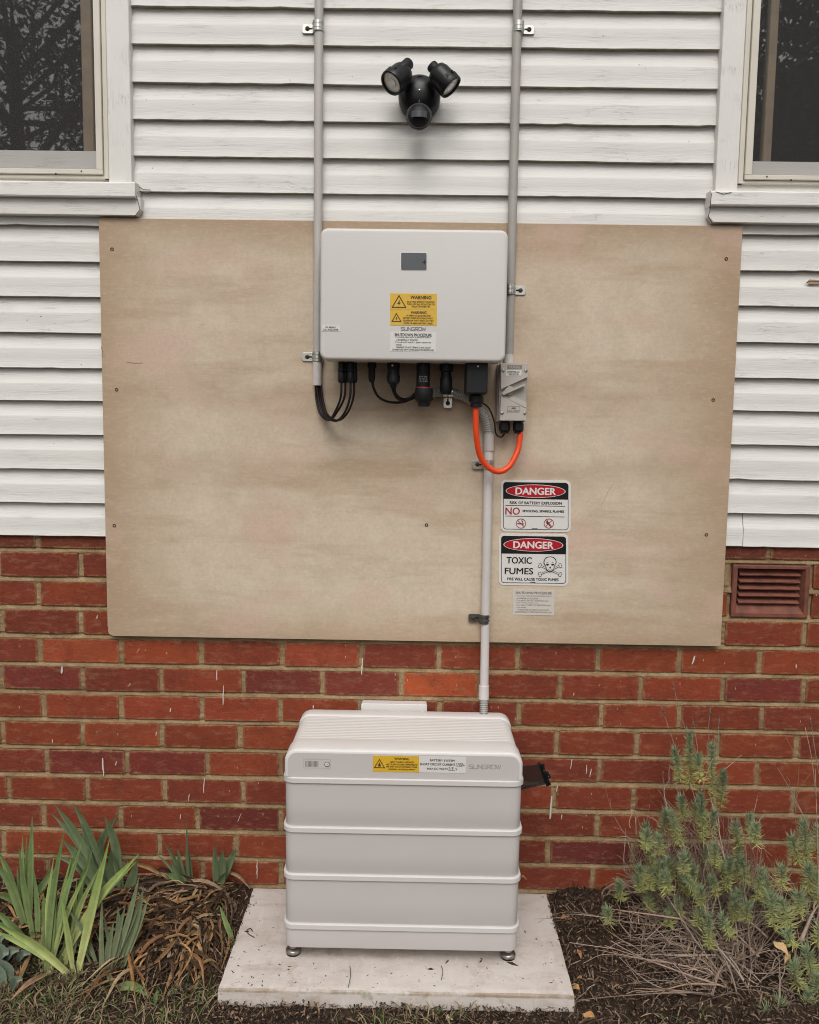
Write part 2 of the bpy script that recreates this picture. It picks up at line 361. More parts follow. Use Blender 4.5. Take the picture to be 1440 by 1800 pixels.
def m_glass():
    m = bpy.data.materials.new('window_glass'); m.use_nodes = True; t = m.node_tree; t.nodes.clear()
    o = t.nodes.new('ShaderNodeOutputMaterial'); g = t.nodes.new('ShaderNodeBsdfGlossy'); g.inputs['Roughness'].default_value = .012
    tr = t.nodes.new('ShaderNodeBsdfTransparent'); tr.inputs[0].default_value = (.8, .82, .8, 1)
    fr = t.nodes.new('ShaderNodeFresnel'); fr.inputs['IOR'].default_value = 3.5; mx = t.nodes.new('ShaderNodeMixShader')
    tc = t.nodes.new('ShaderNodeTexCoord'); nz = t.nodes.new('ShaderNodeTexNoise'); nz.inputs['Scale'].default_value = 3.5; nz.inputs['Detail'].default_value = 1
    bp = t.nodes.new('ShaderNodeBump'); bp.inputs['Distance'].default_value = .0004; bp.inputs['Strength'].default_value = .5
    L = t.links.new; L(tc.outputs['Object'], nz.inputs[0]); L(nz.outputs[0], bp.inputs['Height']); L(bp.outputs[0], g.inputs['Normal'])
    L(fr.outputs[0], mx.inputs[0]); L(tr.outputs[0], mx.inputs[1]); L(g.outputs[0], mx.inputs[2]); L(mx.outputs[0], o.inputs[0]); return m
def m_veil(name, col, alpha, rough=.8):
    m = mat(name, col, rough); m.node_tree.nodes['Principled BSDF'].inputs['Alpha'].default_value = alpha; return m
M_glass = m_glass(); M_mesh = m_veil('fly_screen_mesh', (.09, .085, .08), .30); M_smoke = m_veil('smoked_plastic', (.03, .022, .02), .66, .25)
M_lens = m_noisy('lamp_reflector', (.85, .83, .78), (.55, .54, .52), 120, .2, .002, metal=.15, bs=140)

# ------------------------------------------------------------------ flat print helpers
def px_scale(px, py, Y):
    a = P(px-5, py, Y); b = P(px+5, py, Y); c = P(px, py-5, Y); d = P(px, py+5, Y)
    return (b-a).length/10, (c-d).length/10
def text_into(mb, s, cx, cy, wpx, hpx, Y, bold=.0, mi=0, rot=0.0, shear=0.0):
    cu = bpy.data.curves.new('t', 'FONT'); cu.body = s; cu.size = 1; cu.shear = shear; cu.resolution_u = 3; cu.fill_mode = 'FRONT'
    ob = bpy.data.objects.new('t', cu); me = bpy.data.meshes.new_from_object(ob)
    vs = [v.co.copy() for v in me.vertices]
    if vs:
        x0 = min(v.x for v in vs); x1 = max(v.x for v in vs); y0 = min(v.y for v in vs); y1 = max(v.y for v in vs)
        sx, sz = px_scale(cx, cy, Y); o = P(cx, cy, Y); ca, sa = math.cos(rot), math.sin(rot)
        out = []
        for v in vs:
            a = (v.x-(x0+x1)/2)/(x1-x0)*wpx*sx; b = (v.y-(y0+y1)/2)/(y1-y0)*hpx*sz
            out.append((o.x+a*ca-b*sa, -Y, o.z+a*sa+b*ca))
        fs_ = [tuple(p.vertices) for p in me.polygons]; mb.add(out, fs_, mi)
        if bold > 0:
            e = bold*hpx*sx*1.5
            for q_, (dx, dz) in enumerate(((e, 0), (-e, 0), (0, e*.6), (0, -e*.6), (e*.5, 0))): mb.add([(a+dx, y-.00001*(q_+1), c+dz) for a, y, c in out], fs_, mi)
    bpy.data.objects.remove(ob); bpy.data.curves.remove(cu); bpy.data.meshes.remove(me)
def poly_into(mb, pts, Y, mi=0):
    mb.add([tuple(P(x, y, Y)) for x, y in pts], [tuple(range(len(pts)))], mi)
def line_into(mb, pts, th, Y, mi=0, closed=False):     # pixel polyline with thickness in pixels
    n = len(pts)
    for i in range(n if closed else n-1):
        (x0, y0), (x1, y1) = pts[i], pts[(i+1) % n]; L = math.hypot(x1-x0, y1-y0) or 1
        dx, dy = (x1-x0)/L*th/2, (y1-y0)/L*th/2
        poly_into(mb, [(x0-dx-dy, y0-dy+dx), (x1+dx-dy, y1+dy+dx), (x1+dx+dy, y1+dy-dx), (x0-dx+dy, y0-dy-dx)], Y+i*1e-5, mi)
def ring_pts(cx, cy, rx, ry, n=32, a0=0, a1=360):
    return [(cx+rx*math.cos(math.radians(a0+(a1-a0)*k/n)), cy+ry*math.sin(math.radians(a0+(a1-a0)*k/n))) for k in range(n if a1-a0 == 360 else n+1)]
def band_into(mb, outer, inner, Y, mi=0):
    n = len(outer); vs = [tuple(P(x, y, Y)) for x, y in outer+inner]
    mb.add(vs, [(i, (i+1) % n, n+(i+1) % n, n+i) for i in range(n)], mi)
def rr_px(x0, y0, x1, y1, r, tilt=.0, n=5):
    cx, cy = (x0+x1)/2, (y0+y1)/2
    return [(a, b+(a-cx)*tilt) for a, b in rrect(cx, cy, x1-x0, y1-y0, r, n)]
LOGO = {'S': [[(1, 0), (0, 0), (0, .5), (1, .5), (1, 1), (0, 1)]], 'U': [[(0, 0), (0, 1), (1, 1), (1, 0)]], 'N': [[(0, 1), (0, 0), (1, 1), (1, 0)]],
        'G': [[(1, 0), (0, 0), (0, 1), (1, 1), (1, .5), (.5, .5)]], 'R': [[(0, 1), (0, 0), (1, 0), (1, .5), (.25, .5), (1, 1)]],
        'O': [[(0, 0), (1, 0), (1, 1), (0, 1), (0, 0)]], 'W': [[(-.05, 0), (.2, 1), (.5, .1), (.8, 1), (1.05, 0)]]}
def logo_into(mb, x0, x1, y0, y1, th, Y, tilt=.013):
    adv = (x1-x0)/7; w_ = adv*.78
    for i, ch in enumerate('SUNGROW'):
        for pl in LOGO[ch]:
            line_into(mb, [(x0+adv*i+a*w_*(1.18 if ch == 'W' else 1), y0+b*(y1-y0)+tilt*(adv*i)) for a, b in pl], th, Y)
def fbm(x, y, z, o=3): return noise.fractal(Vector((x, y, z)), 1.0, 2.0, o)

Z0 = .76    # height of the reference bed joint above the lawn
# ------------------------------------------------------------------ ground
def gz(x, y):
    t = min(max(-y/.446, 0), 1); z = .090+(.022-.090)*t
    if y < -.446: z = .022-min((-.446-y)*.05, .04)
    mound = math.exp(-((x-.36)/.22)**2-((y+.18)/.16)**2)*.035+math.exp(-((x-2.2)/.35)**2-((y+.3)/.2)**2)*.02
    if .65 < x < 1.515 and y > -.43: return .01
    ds = max(.636-x, x-1.529, -.446-y, 0)      # the bed lies against the slab sides, a little below its top
    if ds < .07 and y > -.5:
        k = 1-ds/.07; top = .052+(.063-.052)*min(max((y+.446)/.443, 0), 1)-.03*min(max((-.36-y)/.09, 0), 1); return (z+mound)*(1-k)+min(z+mound, top)*k
    return z+mound
def build_ground():
    xs = [-60, -20, -6, -2]+[-1+.0+i*.02 for i in range(0, 201)]+[4, 8, 22, 60]
    ys = [-60, -25, -10, -4, -2, -1.2]+[-1.0+i*.02 for i in range(0, 52)]+[.3, 3, 20, 60]
    vs = []
    for y in ys:
        for x in xs:
            z = gz(x, y) if y < .1 else 0.05
            if -1 <= x <= 3 and -1 <= y <= .04: z += fbm(x*9, y*9, 0)*.007+fbm(x*40, y*40, 3)*.0035
            vs.append((x, y, z-.004))
    n = len(xs)
    fs = [(j*n+i, j*n+i+1, (j+1)*n+i+1, (j+1)*n+i) for j in range(len(ys)-1) for i in range(n-1)]
    mb = MB(); mb.add(vs, fs); o = mb.build('ground', M_soil, smooth=True); o['kind'] = 'structure'
build_ground()

# ------------------------------------------------------------------ brick wall
brick_wall = thing('brick_wall', 'red brick base wall with tan mortar below the white weatherboards', 'wall', (0, 0, .76))
MEAS = {0: {0: 70, 1: 213, 2: 354, 3: 496, 4: 635, 5: 772, 6: 910, 7: 1052, 8: 1194, 9: 1336}, 1: {0: 3, 1: 145, 2: 284, 3: 428, 4: 567, 5: 705, 8: 1127, 9: 1271, 10: 1414},
        2: {0: 77, 1: 213, 2: 355, 7: 1057.5, 9: 1340}, 3: {0: 5, 1: 145, 2: 284, 3: 422, 7: 979, 8: 1119, 10: 1401}, 4: {0: 82, 1: 223, 2: 364, 7: 1054, 9: 1331},
        5: {0: 15, 1: 153, 2: 290, 3: 428, 7: 974, 8: 1114, 10: 1394.6}, 6: {0: 76, 1: 212, 2: 347, 7: 1050}, 7: {0: 6, 2: 280, 3: 415, 7: 963.5},
        -1: {0: 3, 1: 142, 9: 1271, 10: 1415}, -2: {0: 68}, -3: {1: 142}, -4: {0: 65}}
CZ = {k: Z0+.043-.086*k for k in range(-5, 10)}
def perps(k):
    out = {}
    for i in range(-3, 13):
        x = (.24*i-(.12 if k % 2 else 0))*.995
        if i in MEAS.get(k, {}):
            px = MEAS[k][i]; py = 1143+49*k
            for _ in range(4):
                p = P(px, py, 0); py -= (CZ[k]-p.z)/.00172
            x = P(px, py, 0).x
        out[i] = x
    return [out[i] for i in sorted(out)]
VENT = (2.045, 2.275)
bricks = []
for k in range(-4, 10):
    xs = perps(k); zt = CZ[k]
    for a, b in zip(xs[:-1], xs[1:]):
        j = .0060+random.uniform(-.0012, .0016); a2, b2 = a+j, b-j
        if k in (-2, -3):
            if a2 < VENT[1] and b2 > VENT[0]:
                if a2 < VENT[0]-.04: b2 = VENT[0]-.008
                elif b2 > VENT[1]+.04: a2 = VENT[1]+.010
                else: continue
        bricks.append((k, a2, b2, zt))
def brick_mesh(w_, h_, seed):
    rnd = random.Random(seed); mb = MB(); n = 5; per = []
    hw, hh = w_/2, h_/2
    base = [(-hw+w_*i/n, -hh) for i in range(n)]+[(hw, -hh+h_*i/2) for i in range(2)]+[(hw-w_*i/n, hh) for i in range(n)]+[(-hw, hh-h_*i/2) for i in range(2)]
    outer = []
    for x, z in base:
        cr = 1.6 if (abs(abs(x)-hw) < 1e-6 and abs(abs(z)-hh) < 1e-6) else .35
        outer.append((x-math.copysign(rnd.uniform(0, .0018)*cr, x) if abs(x) > 1e-6 else x, z-math.copysign(rnd.uniform(0, .0017)*cr, z)))
    inner = [(x-math.copysign(.0022+rnd.uniform(0, .001), x), z-math.copysign(.002+rnd.uniform(0, .001), z)) for x, z in outer]
    mb.rings([[(x, .02, z) for x, z in outer], [(x, .0016+rnd.uniform(-.0005, .001), z) for x, z in outer], [(x, rnd.uniform(-.0004, .0004), z) for x, z in inner]], cap0=False)
    return mb
COLS = [(.25, .050, .022), (.235, .046, .022), (.205, .040, .021), (.24, .047, .022), (.165, .033, .021), (.27, .056, .023), (.22, .043, .022), (.185, .037, .023)]
SPECIAL = {(1, 5): (.40, .080, .026), (1, 3): (.13, .028, .024), (1, 4): (.15, .03, .024), (0, 1): (.34, .068, .028), (0, 0): (.33, .068, .028), (0, 3): (.30, .058, .028), (1, 0): (.15, .03, .026),
           (2, 1): (.28, .05, .026), (2, 2): (.31, .058, .028), (4, 1): (.15, .028, .024), (4, 0): (.15, .028, .024), (4, 3): (.14, .027, .024), (1, 9): (.17, .032, .028), (1, 8): (.30, .055, .026),
           (7, 7): (.11, .024, .026), (7, 8): (.10, .022, .022), (6, 2): (.12, .024, .022)}
meshes = {}
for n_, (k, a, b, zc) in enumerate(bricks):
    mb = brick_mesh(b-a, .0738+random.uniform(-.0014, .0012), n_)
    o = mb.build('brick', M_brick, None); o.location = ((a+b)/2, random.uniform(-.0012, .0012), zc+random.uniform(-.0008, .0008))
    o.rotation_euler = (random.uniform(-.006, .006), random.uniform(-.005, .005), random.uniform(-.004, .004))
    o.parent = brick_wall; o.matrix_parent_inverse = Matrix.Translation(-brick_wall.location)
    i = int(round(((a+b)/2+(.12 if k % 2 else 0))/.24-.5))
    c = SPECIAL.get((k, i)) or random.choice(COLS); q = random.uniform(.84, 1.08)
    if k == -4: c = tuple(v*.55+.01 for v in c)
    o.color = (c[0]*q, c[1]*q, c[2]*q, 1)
def build_mortar():
    x0, x1, z0, z1 = -.75, 2.95, Z0-.77, Z0+.43; nx, nz = 780, 380
    X = np.linspace(x0, x1, nx); Zs = np.linspace(z0, z1, nz)
    allp = {k: np.array(perps(k)) for k in range(-5, 10)}
    vs = []
    for z in Zs:
        k = int(math.floor(-(z-Z0)/.086))+1; k = -int(math.floor((z-Z0)/.086)); kk = min(max(k, -5), 9)
        zb = Z0-.086*kk; f = z-zb       # 0..0.086 within the row
        d = min(f, .086-f); bed = d < .0085
        # weather-struck bed joint: deep under the upper brick, flush on the lower one
        rel = (f if f < .043 else f-.086)       # -.. +.. around the joint centre
        for x in X:
            nz_ = noise.noise(Vector((x*60, z*110, 0)))*.0016+noise.noise(Vector((x*14, z*30, 5)))*.0012
            wob = noise.noise(Vector((x*25, zb*9, 2)))*.002
            yb = .0035+(rel+wob)/.006*.0032
            yb = max(min(yb, .0075), .0004)
            dx = np.min(np.abs(allp[kk]-x)) if not bed else 0
            if bed: y = yb+nz_
            elif dx < .011: y = .0032+nz_*1.3
            else: y = .011
            vs.append((x, y, z))
    fs = [(j*nx+i, j*nx+i+1, (j+1)*nx+i+1, (j+1)*nx+i) for j in range(nz-1) for i in range(nx-1)]
    # leave a hole where the vent sits
    fs = [f for f in fs if not (VENT[0]+.004 < vs[f[0]][0] < VENT[1]-.008 and Z0+.178 < vs[f[0]][2] < Z0+.332)]
    mb = MB(); mb.add(vs, fs); mb.build('mortar', M_mortar, brick_wall, smooth=True)
build_mortar()
# terracotta louvre vent
def build_vent():
    x0, x1, z0, z1 = VENT[0]+.002, VENT[1]-.002, Z0+.177, Z0+.334
    mb = MB(); b = .013
    ix0, ix1, iz0, iz1 = x0+b, x1-b, z0+b, z1-b*.8
    def frame_ring(x0, x1, z0, z1, y): return [(x0, y, z0), (x1, y, z0), (x1, y, z1), (x0, y, z1)]
    mb.rings([frame_ring(x0, x1, z0, z1, .03), frame_ring(x0, x1, z0, z1, -.001), frame_ring(x0+.003, x1-.003, z0+.003, z1-.003, -.003), frame_ring(ix0, ix1, iz0, iz1, -.003),
              frame_ring(ix0+.010, ix1-.010, iz0+.026, iz1-.004, .020), frame_ring(ix0+.010, ix1-.010, iz0+.026, iz1-.004, .06)], cap0=False, cap1=False)
    v = mb.build('air_vent', M_terra, brick_wall); v['label'] = 'terracotta louvred air vent'
    d = MB(); d.box(x0, x1, .058, .062, z0, z1); d.build('backing', M_dark, v)
    n = 5; H = (iz1-.004)-(iz0+.026)
    for i in range(n):
        zt = iz1-.006-H*i/n
        s_ = MB(); xa, xb = ix0+.0105, ix1-.0105
        pr = [(.006, zt-.0175), (.004, zt-.0145), (.0075, zt-.0115), (.036, zt+.003), (.038, zt+.000), (.012, zt-.0150)]
        s_.rings([[(x+0, y, z+random.uniform(-.0006, .0006)) for y, z in pr] for x in [xa+(xb-xa)*q/6 for q in range(7)]])
        s_.build('slat', M_terra, v, smooth=40)
build_vent()
# white paint splashes on the bricks
def splash(x0, y0, x1, y1, w0):
    w0 *= .62
    mb = MB(); pts = []
    n = 7; L = []; R = []
    for i in range(n):
        t = i/(n-1); x = x0+(x1-x0)*t+random.uniform(-.4, .4); y = y0+(y1-y0)*t; w_ = w0*(.35+.75*math.sin(math.pi*min(t*.75+.15, 1)))*random.uniform(.7, 1.2)/2
        L.append((x-w_, y)); R.append((x+w_, y))
    f = [tuple(P(x, y, .0032)) for x, y in L+R]; bk = [(p[0], p[1]+.0022, p[2]) for p in f]
    n2 = len(L); fs = [(i, i+1, n2+i+1, n2+i) for i in range(n2-1)]
    mb.add(f, fs); mb.add(bk, fs); mb.build('paint_splash', M_drip, brick_wall)
for a in ((109, 1172, 108, 1184, 5), (180, 1333, 182, 1364, 3.2), (381, 1178, 381, 1196, 2.4), (393, 1205, 392, 1240, 2.2), (1222, 1153, 1217, 1168, 4), (970, 1400, 967, 1440, 4.5), (637, 1158, 636, 1186, 3),
          (171, 1082, 170, 1088, 2.5), (300, 1245, 299, 1252, 3), (359, 1368, 358, 1394, 2.4), (333, 1396, 331, 1408, 2), (1400, 1168, 1400, 1175, 2.4), (204, 1339, 203, 1346, 2.4), (275, 1287, 274, 1294, 2.2), (92, 1300, 92, 1306, 2), (229, 1201, 225, 1207, 2), (551, 1240, 551, 1246, 3),
          (1006, 1335, 1003, 1352, 2), (1032, 1345, 1031, 1360, 2), (1040, 1352, 1037, 1366, 2), (424, 1430, 418, 1445, 1.6), (452, 1512, 452, 1545, 2.4), (1009, 1218, 1009, 1223, 2), (317, 1432, 317, 1440, 2), (980, 1382, 979, 1392, 2.4), (245, 1140, 240, 1148, 1.6), (988, 1432, 987, 1441, 2)):
    splash(*a)

# ------------------------------------------------------------------ weatherboard wall
siding = thing('weatherboard_wall', 'cream painted weatherboard wall with two windows above the red brick base', 'wall', (0, 0, Z0+.389))
UP = [1.8628, 1.7646, 1.6624, 1.5638, 1.465, 1.369]; LOW = [1.2730, 1.1734, 1.0756, .9743, .8745, .781, .6837, .5839, .4858, .389]
EXT = [1.8628+.098*i for i in range(12, 0, -1)]
lips = EXT+UP+LOW
LIPY = .0120
def weatherboard(z_lip, z_above, x0, x1, seed):
    top = z_above; H = z_above-z_lip
    prof = [(-.0012, top+.010), (-.0012, top-.002)]
    for i in range(1, 8):
        t = i/7; prof.append((-.0012+.0099*t**2.2, top-.002-.040*t))
    prof += [(.0092, top-.0432), (.0098, top-.046), (.0108, top-.068), (LIPY-.0008, z_lip+.003), (LIPY, z_lip+.0014), (LIPY-.0006, z_lip), (-.010, z_lip+.001)]
    n = max(4, int((x1-x0)/.03)); rings = []
    for i in range(n+1):
        x = x0+(x1-x0)*i/n; ring = []
        for q, (Y, z) in enumerate(prof):
            wz = fbm(x*1.3, seed*3.1, 0)*.0016; wy = fbm(x*2.1, seed*1.7, 9)*.0009
            if q >= len(prof)-4: wz += fbm(x*9, seed*2.3, 4)*.0008+(abs(noise.noise(Vector((x*34, seed*5.7, 1))))**3)*.006
            ring.append((x, -(Y+wy), z+wz))
        rings.append(ring)
    mb = MB(); m = len(prof); vs = [p for r in rings for p in r]
    for i in range(n):
        for q in range(m-1):
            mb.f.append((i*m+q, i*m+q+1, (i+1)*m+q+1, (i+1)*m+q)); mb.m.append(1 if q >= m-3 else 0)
    for e in (0, n): mb.f.append(tuple(e*m+q for q in range(m))); mb.m.append(0)
    mb.v = vs; mb.c = [(1, 1, 1)]*len(vs)
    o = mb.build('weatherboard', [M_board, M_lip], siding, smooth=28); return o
WX0 = P(229, 200, .02).x; WX1 = P(1264, 200, .02).x
for i, z in enumerate(lips):
    za = lips[i-1] if i else z+.098
    if z > 1.30: weatherboard(z+Z0, za+Z0, WX0-.01, WX1+.01, i)
    elif i == len(lips)-1:
        xs = P(1307, 940, .012).x; weatherboard(z+Z0, za+Z0, -.75, xs-.0008, i); weatherboard(z+Z0-.0005, za+Z0, xs+.0008, 2.95, i+.5)
    else: weatherboard(z+Z0, za+Z0, -.75, 2.95, i)
mb = MB(); mb.box(WX0-.02, WX1+.02, .016, .03, Z0+1.2, Z0+3.05); mb.box(-.75, 2.95, .0165, .03, Z0+.38, Z0+1.25); mb.build('sheathing', M_room, siding)
mb = MB(); mb.box(-.75, 2.95, .0125, .0155, Z0+.345, Z0+.40); mb.build('bottom_flashing', M_dark, siding)

def build_window(side):
    s = -1 if side == 'L' else 1
    if side == 'L':
        cas = (P(189.5, 200, .03).x, P(229.5, 200, .03).x); fr = (P(168, 200, .02).x, P(188.5, 200, .02).x); st = (P(144, 150, -.03).x, P(163, 150, -.03).x)
        far = -1.0
        zs = dict(sill=(318, 345), ap=(347.5, 377), rail=(297.5, 313), strip=(265, 298), px=120); ends = (237, 247)
    else:
        cas = (P(1303, 200, .03).x, P(1264, 200, .03).x); fr = (P(1327, 200, .02).x, P(1304.5, 200, .02).x); st = (P(1348, 150, -.03).x, P(1363, 150, -.03).x)
        far = 3.2
        zs = dict(sill=(336, 362), ap=(363.5, 392), rail=(308.5, 323), strip=(284, 309), px=1380); ends = (1250, 1246)
    ztop = Z0+2.35
    px = zs['px']
    lab = 'left window with trees mirrored in its glass' if side == 'L' else 'right window with nearly black glass'
    zsill = P(px, zs['sill'][0], .045).z
    # wood around the opening
    c = MB(); c.box(cas[0], cas[1], -.031, .02, zsill-.001, ztop, .0015)
    win = c.build('window', M_trimv, siding); win['label'] = lab
    def sub(mb, name, m, **k): return mb.build(name, m, win, **k)
    # sill
    y0, y1 = zs['sill']; mb = MB(); za, zb = P(px, y0, .05).z, P(px, y1, .05).z; xe = P(ends[0], y0+10, .05).x
    n = 16; rings = []
    for i in range(n+1):
        x = xe+(far-xe)*i/n; w1 = fbm(x*3, 1, 2)*.0008
        rings.append([(x, .02, zb+w1), (x, -.049, zb+w1), (x, -.051, zb+.003+w1), (x, -.050, za-.004+w1), (x, -.046, za+w1), (x, .02, za+.006)])
    mb.rings(rings); sub(mb, 'sill', M_trim)
    y0, y1 = zs['ap']; mb = MB(); za, zb = P(px, y0, .034).z+.003, P(px, y1, .034).z; xe = P(ends[1], y0+10, .034).x; h = za-zb
    poly = [(xe, za), (xe, zb+.016), (xe-s*-.014 if s < 0 else xe+.014, zb), (far, zb), (far, za)]
    if s < 0: poly[2] = (xe-.014, zb)
    mb.prism(poly, -.015, .034, .0015); sub(mb, 'sill_apron', M_trim)
    # aluminium screen frame, mitred steps
    y0, y1 = zs['rail']; za, zb = P(px, y0, .02).z, P(px, y1, .02).z; w_ = abs(fr[1]-fr[0]); q = -1 if s < 0 else 1
    mb = MB(); x_in, x_out = fr
    xm = x_in+(x_out-x_in)*.55
    mb.box(x_in, xm, -.024, .0, za, ztop, .0012); mb.box(xm+(x_out-x_in)*.04, x_out, -.017, .0, zb, ztop, .0012)
    sub(mb, 'frame_side', M_frame)
    mb = MB(); zm = za+(zb-za)*.55
    mb.box(xm, far, -.0238, .0, zm, za, .0012); mb.box(x_out-(x_out-x_in)*.02, far, -.0168, .0, zb, zm-(za-zb)*.04, .0012)
    sub(mb, 'frame_bottom', M_frame)
    mb = MB(); mb.box(cas[0]+s*.0, far, -.006, .016, zsill, zb+.001); sub(mb, 'inner_ledge', M_trim)
    for hx, hy in (((98, 305.5), (143, 301)) if side == 'L' else ((1348.5, 310.5), (1391, 316.2))):
        hp = P(hx, hy, .0242); mb = MB(); mb.prism([(hp.x+.0022*math.cos(a_), hp.z+.0026*math.sin(a_)) for a_ in [k_*.785 for k_ in range(8)]], .0232, .0243); sub(mb, 'weep_hole', M_ink)
    # sash: grey rail and brown stile seen through the fly screen
    y0, y1 = zs['strip']; za2, zb2 = P(px, y0, -.012).z, P(px, y1, -.012).z
    mb = MB(); mb.box(x_in+s*.001, far, .012, .05, zb2-.02, za2, .001); sub(mb, 'bottom_rail', M_trim)
    mb = MB(); mb.box(st[0], st[1], .030, .055, za2, ztop, .002); sub(mb, 'sash_stile', M_stile)
    mb = MB(); mb.box(st[1], far, .042, .046, za2, ztop); mb.box(st[1], x_in+s*-.001, .0425, .0455, za2, ztop); sub(mb, 'pane', M_glass)
    mb = MB(); mb.add([(x_in, .005, zb), (far, .005, zb), (far, .005, ztop), (x_in, .005, ztop)], [(0, 1, 2, 3)]); sub(mb, 'fly_screen', M_mesh)
    # dim room
    mb = MB(); xa, xb = (far, x_in+.03) if s < 0 else (x_in-.03, far)
    mb.box(xa, xb, .058, .9, zb2-.1, ztop); o = sub(mb, 'room', M_room)
    me = o.data; import bmesh; bm = bmesh.new(); bm.from_mesh(me)
    bmesh.ops.delete(bm, geom=[f for f in bm.faces if f.normal.y < -.9], context='FACES_ONLY'); bm.to_mesh(me); bm.free()
    mb = MB()        # curtain folds
    n = 60; rings = []
    for i in range(n+1):
        x = x_in+(far-x_in)*i/n; y = .16+.012*math.sin(i*1.7)+.006*math.sin(i*.63)
        rings.append([(x, y, zb2-.05), (x, y, ztop)])
    mb.rings(rings, cap0=False, cap1=False, closed=False); sub(mb, 'curtain', M_curt, smooth=True)
    # reveal between casing and pane
    mb = MB(); mb.box(x_in+s*-.001, x_in+s*-.006, .001, .058, zb2-.02, ztop); sub(mb, 'reveal', M_trim)
M_curt = mat('dim_curtain', (.06, .06, .055), .9)
build_window('L'); build_window('R')
# split paint at the end of the left sill
# ------------------------------------------------------------------ backing sheet
SY = .0205
def build_sheet():
    x0, x1, z0, z1 = .209, 2.0152, Z0+.094, Z0+1.2935
    poly = [(x0+.004, z0+.006), (x0+.016, z0+.0005), (x1-.003, z0), (x1, z0+.003), (x1, z1), (x0, z1), (x0, z0+.03), (x0+.002, z0+.024), (x0, z0+.018)]
    t = thing('backing_sheet', 'large tan fibre sheet screwed over the weatherboards and bricks', 'backing board', ((x0+x1)/2, -.015, z0))
    mb = MB(); mb.prism(poly, .0138, SY, .001); mb.build('sheet', M_sheet, t)
    for i, (px, py) in enumerate(((197, 438), (205, 685), (201, 924), (750, 923), (1277, 455), (1254, 703), (1242, 940))):
        p = P(px, py, SY); s_ = MB()
        Mx = Matrix.Translation(p)@Matrix.Rotation(math.radians(90), 4, 'X')
        s_.lathe([(.0052, -.003), (.0052, .0006), (.0042, .0012), (.0022, .0003), (.0018, -.001)], 12, M=Mx); s_.build('screw', M_screw, t)
build_sheet()
def scuff(name, pts, th, Y, m, parent):
    mb = MB(); line_into(mb, pts, th, Y); return mb.build(name, m, parent)
_sh = [o for o in bpy.data.objects if o.name == 'backing_sheet'][0]
M_scuff = mat('brown_scuff', (.27, .18, .11), .8)
scuff('scratch', [(1077, 852), (1070, 862), (1064, 876), (1057, 890)], .45, SY+.0003, M_scuff, _sh)
scuff('scratch', [(223, 636.5), (236, 638.5), (250, 638)], 1.3, SY+.0003, M_scuff, _sh); scuff('scratch', [(178, 610), (181, 618), (180, 628)], 1.6, SY+.0003, M_scuff, _sh)
mb = MB(); poly_into(mb, [(1417, 497), (1423, 491), (1440, 492.5), (1450, 492), (1450, 498), (1440, 500), (1424, 500), (1421, 498)], .0128); _o = mb.build('bare_wood_chip', mat('bare_wood', (.36, .24, .16), .8), siding)
for _l in ([(1417, 498), (1424, 494), (1450, 495)], [(1421, 500.3), (1450, 499.5)]): scuff('crack', _l, .9, .0131, M_dark, siding)
for _l in ([(237, 322), (246, 329), (252, 333), (265, 334)], [(240, 345), (243, 356), (246, 368), (238, 379)], [(246, 336), (256, 341), (268, 338)], [(1248, 372), (1245, 380), (1252, 392)], [(1259, 337), (1272, 341), (1286, 338)], [(1251, 340), (1249, 360), (1248, 372)]): scuff('crack', _l, 1.1, .0516 if _l[0][0] in (240, 1251, 1248, 1259) else .014, M_dark, siding)

# ------------------------------------------------------------------ conduits
def conduit(name, label, x, Yc, zt, zb, r, m, coup=None, m2=None):
    t = thing(name, label, 'conduit', (x, -Yc, zb))
    mb = MB(); Yt = Yc-.0085*(zt-zb)/(Z0+1.8-zb) if zt > 2.5 else Yc; mb.tube([(x, -Yt, zt), (x, -(Yt+Yc)/2, (zt+zb)/2), (x, -Yc, zb)], r, 20); mb.build('pipe', m, t, smooth=60)
    for (za, zb2, r2, m3) in coup or []:
        mb = MB(); mb.tube([(x, -Yc, za), (x, -Yc, za-.001), (x, -Yc, zb2+.001), (x, -Yc, zb2)], r2, 20, rr=[r2-.0012, r2, r2, r2-.0012]); mb.build('coupling', m3, t, smooth=40)
    return t
cxl = P(559, 350, .034).x
conduit('conduit', 'tall grey conduit left of the inverter with looped black cables at its foot', cxl, .0345, Z0+2.6, P(559, 640, .034).z, .0122, M_pvc,
        [(P(559, 634, .034).z, P(559, 678, .034).z, .0128, M_pvcw)])
cxr = P(902, 350, .034).x
conduit('conduit', 'tall darker grey conduit running down behind the right edge of the inverter', cxr, .0345, Z0+2.6, P(893, 645, .034).z, .0125, M_pvcd,
        [(P(893, 624, .03).z, P(893, 642, .03).z, .0138, M_pvcw)])
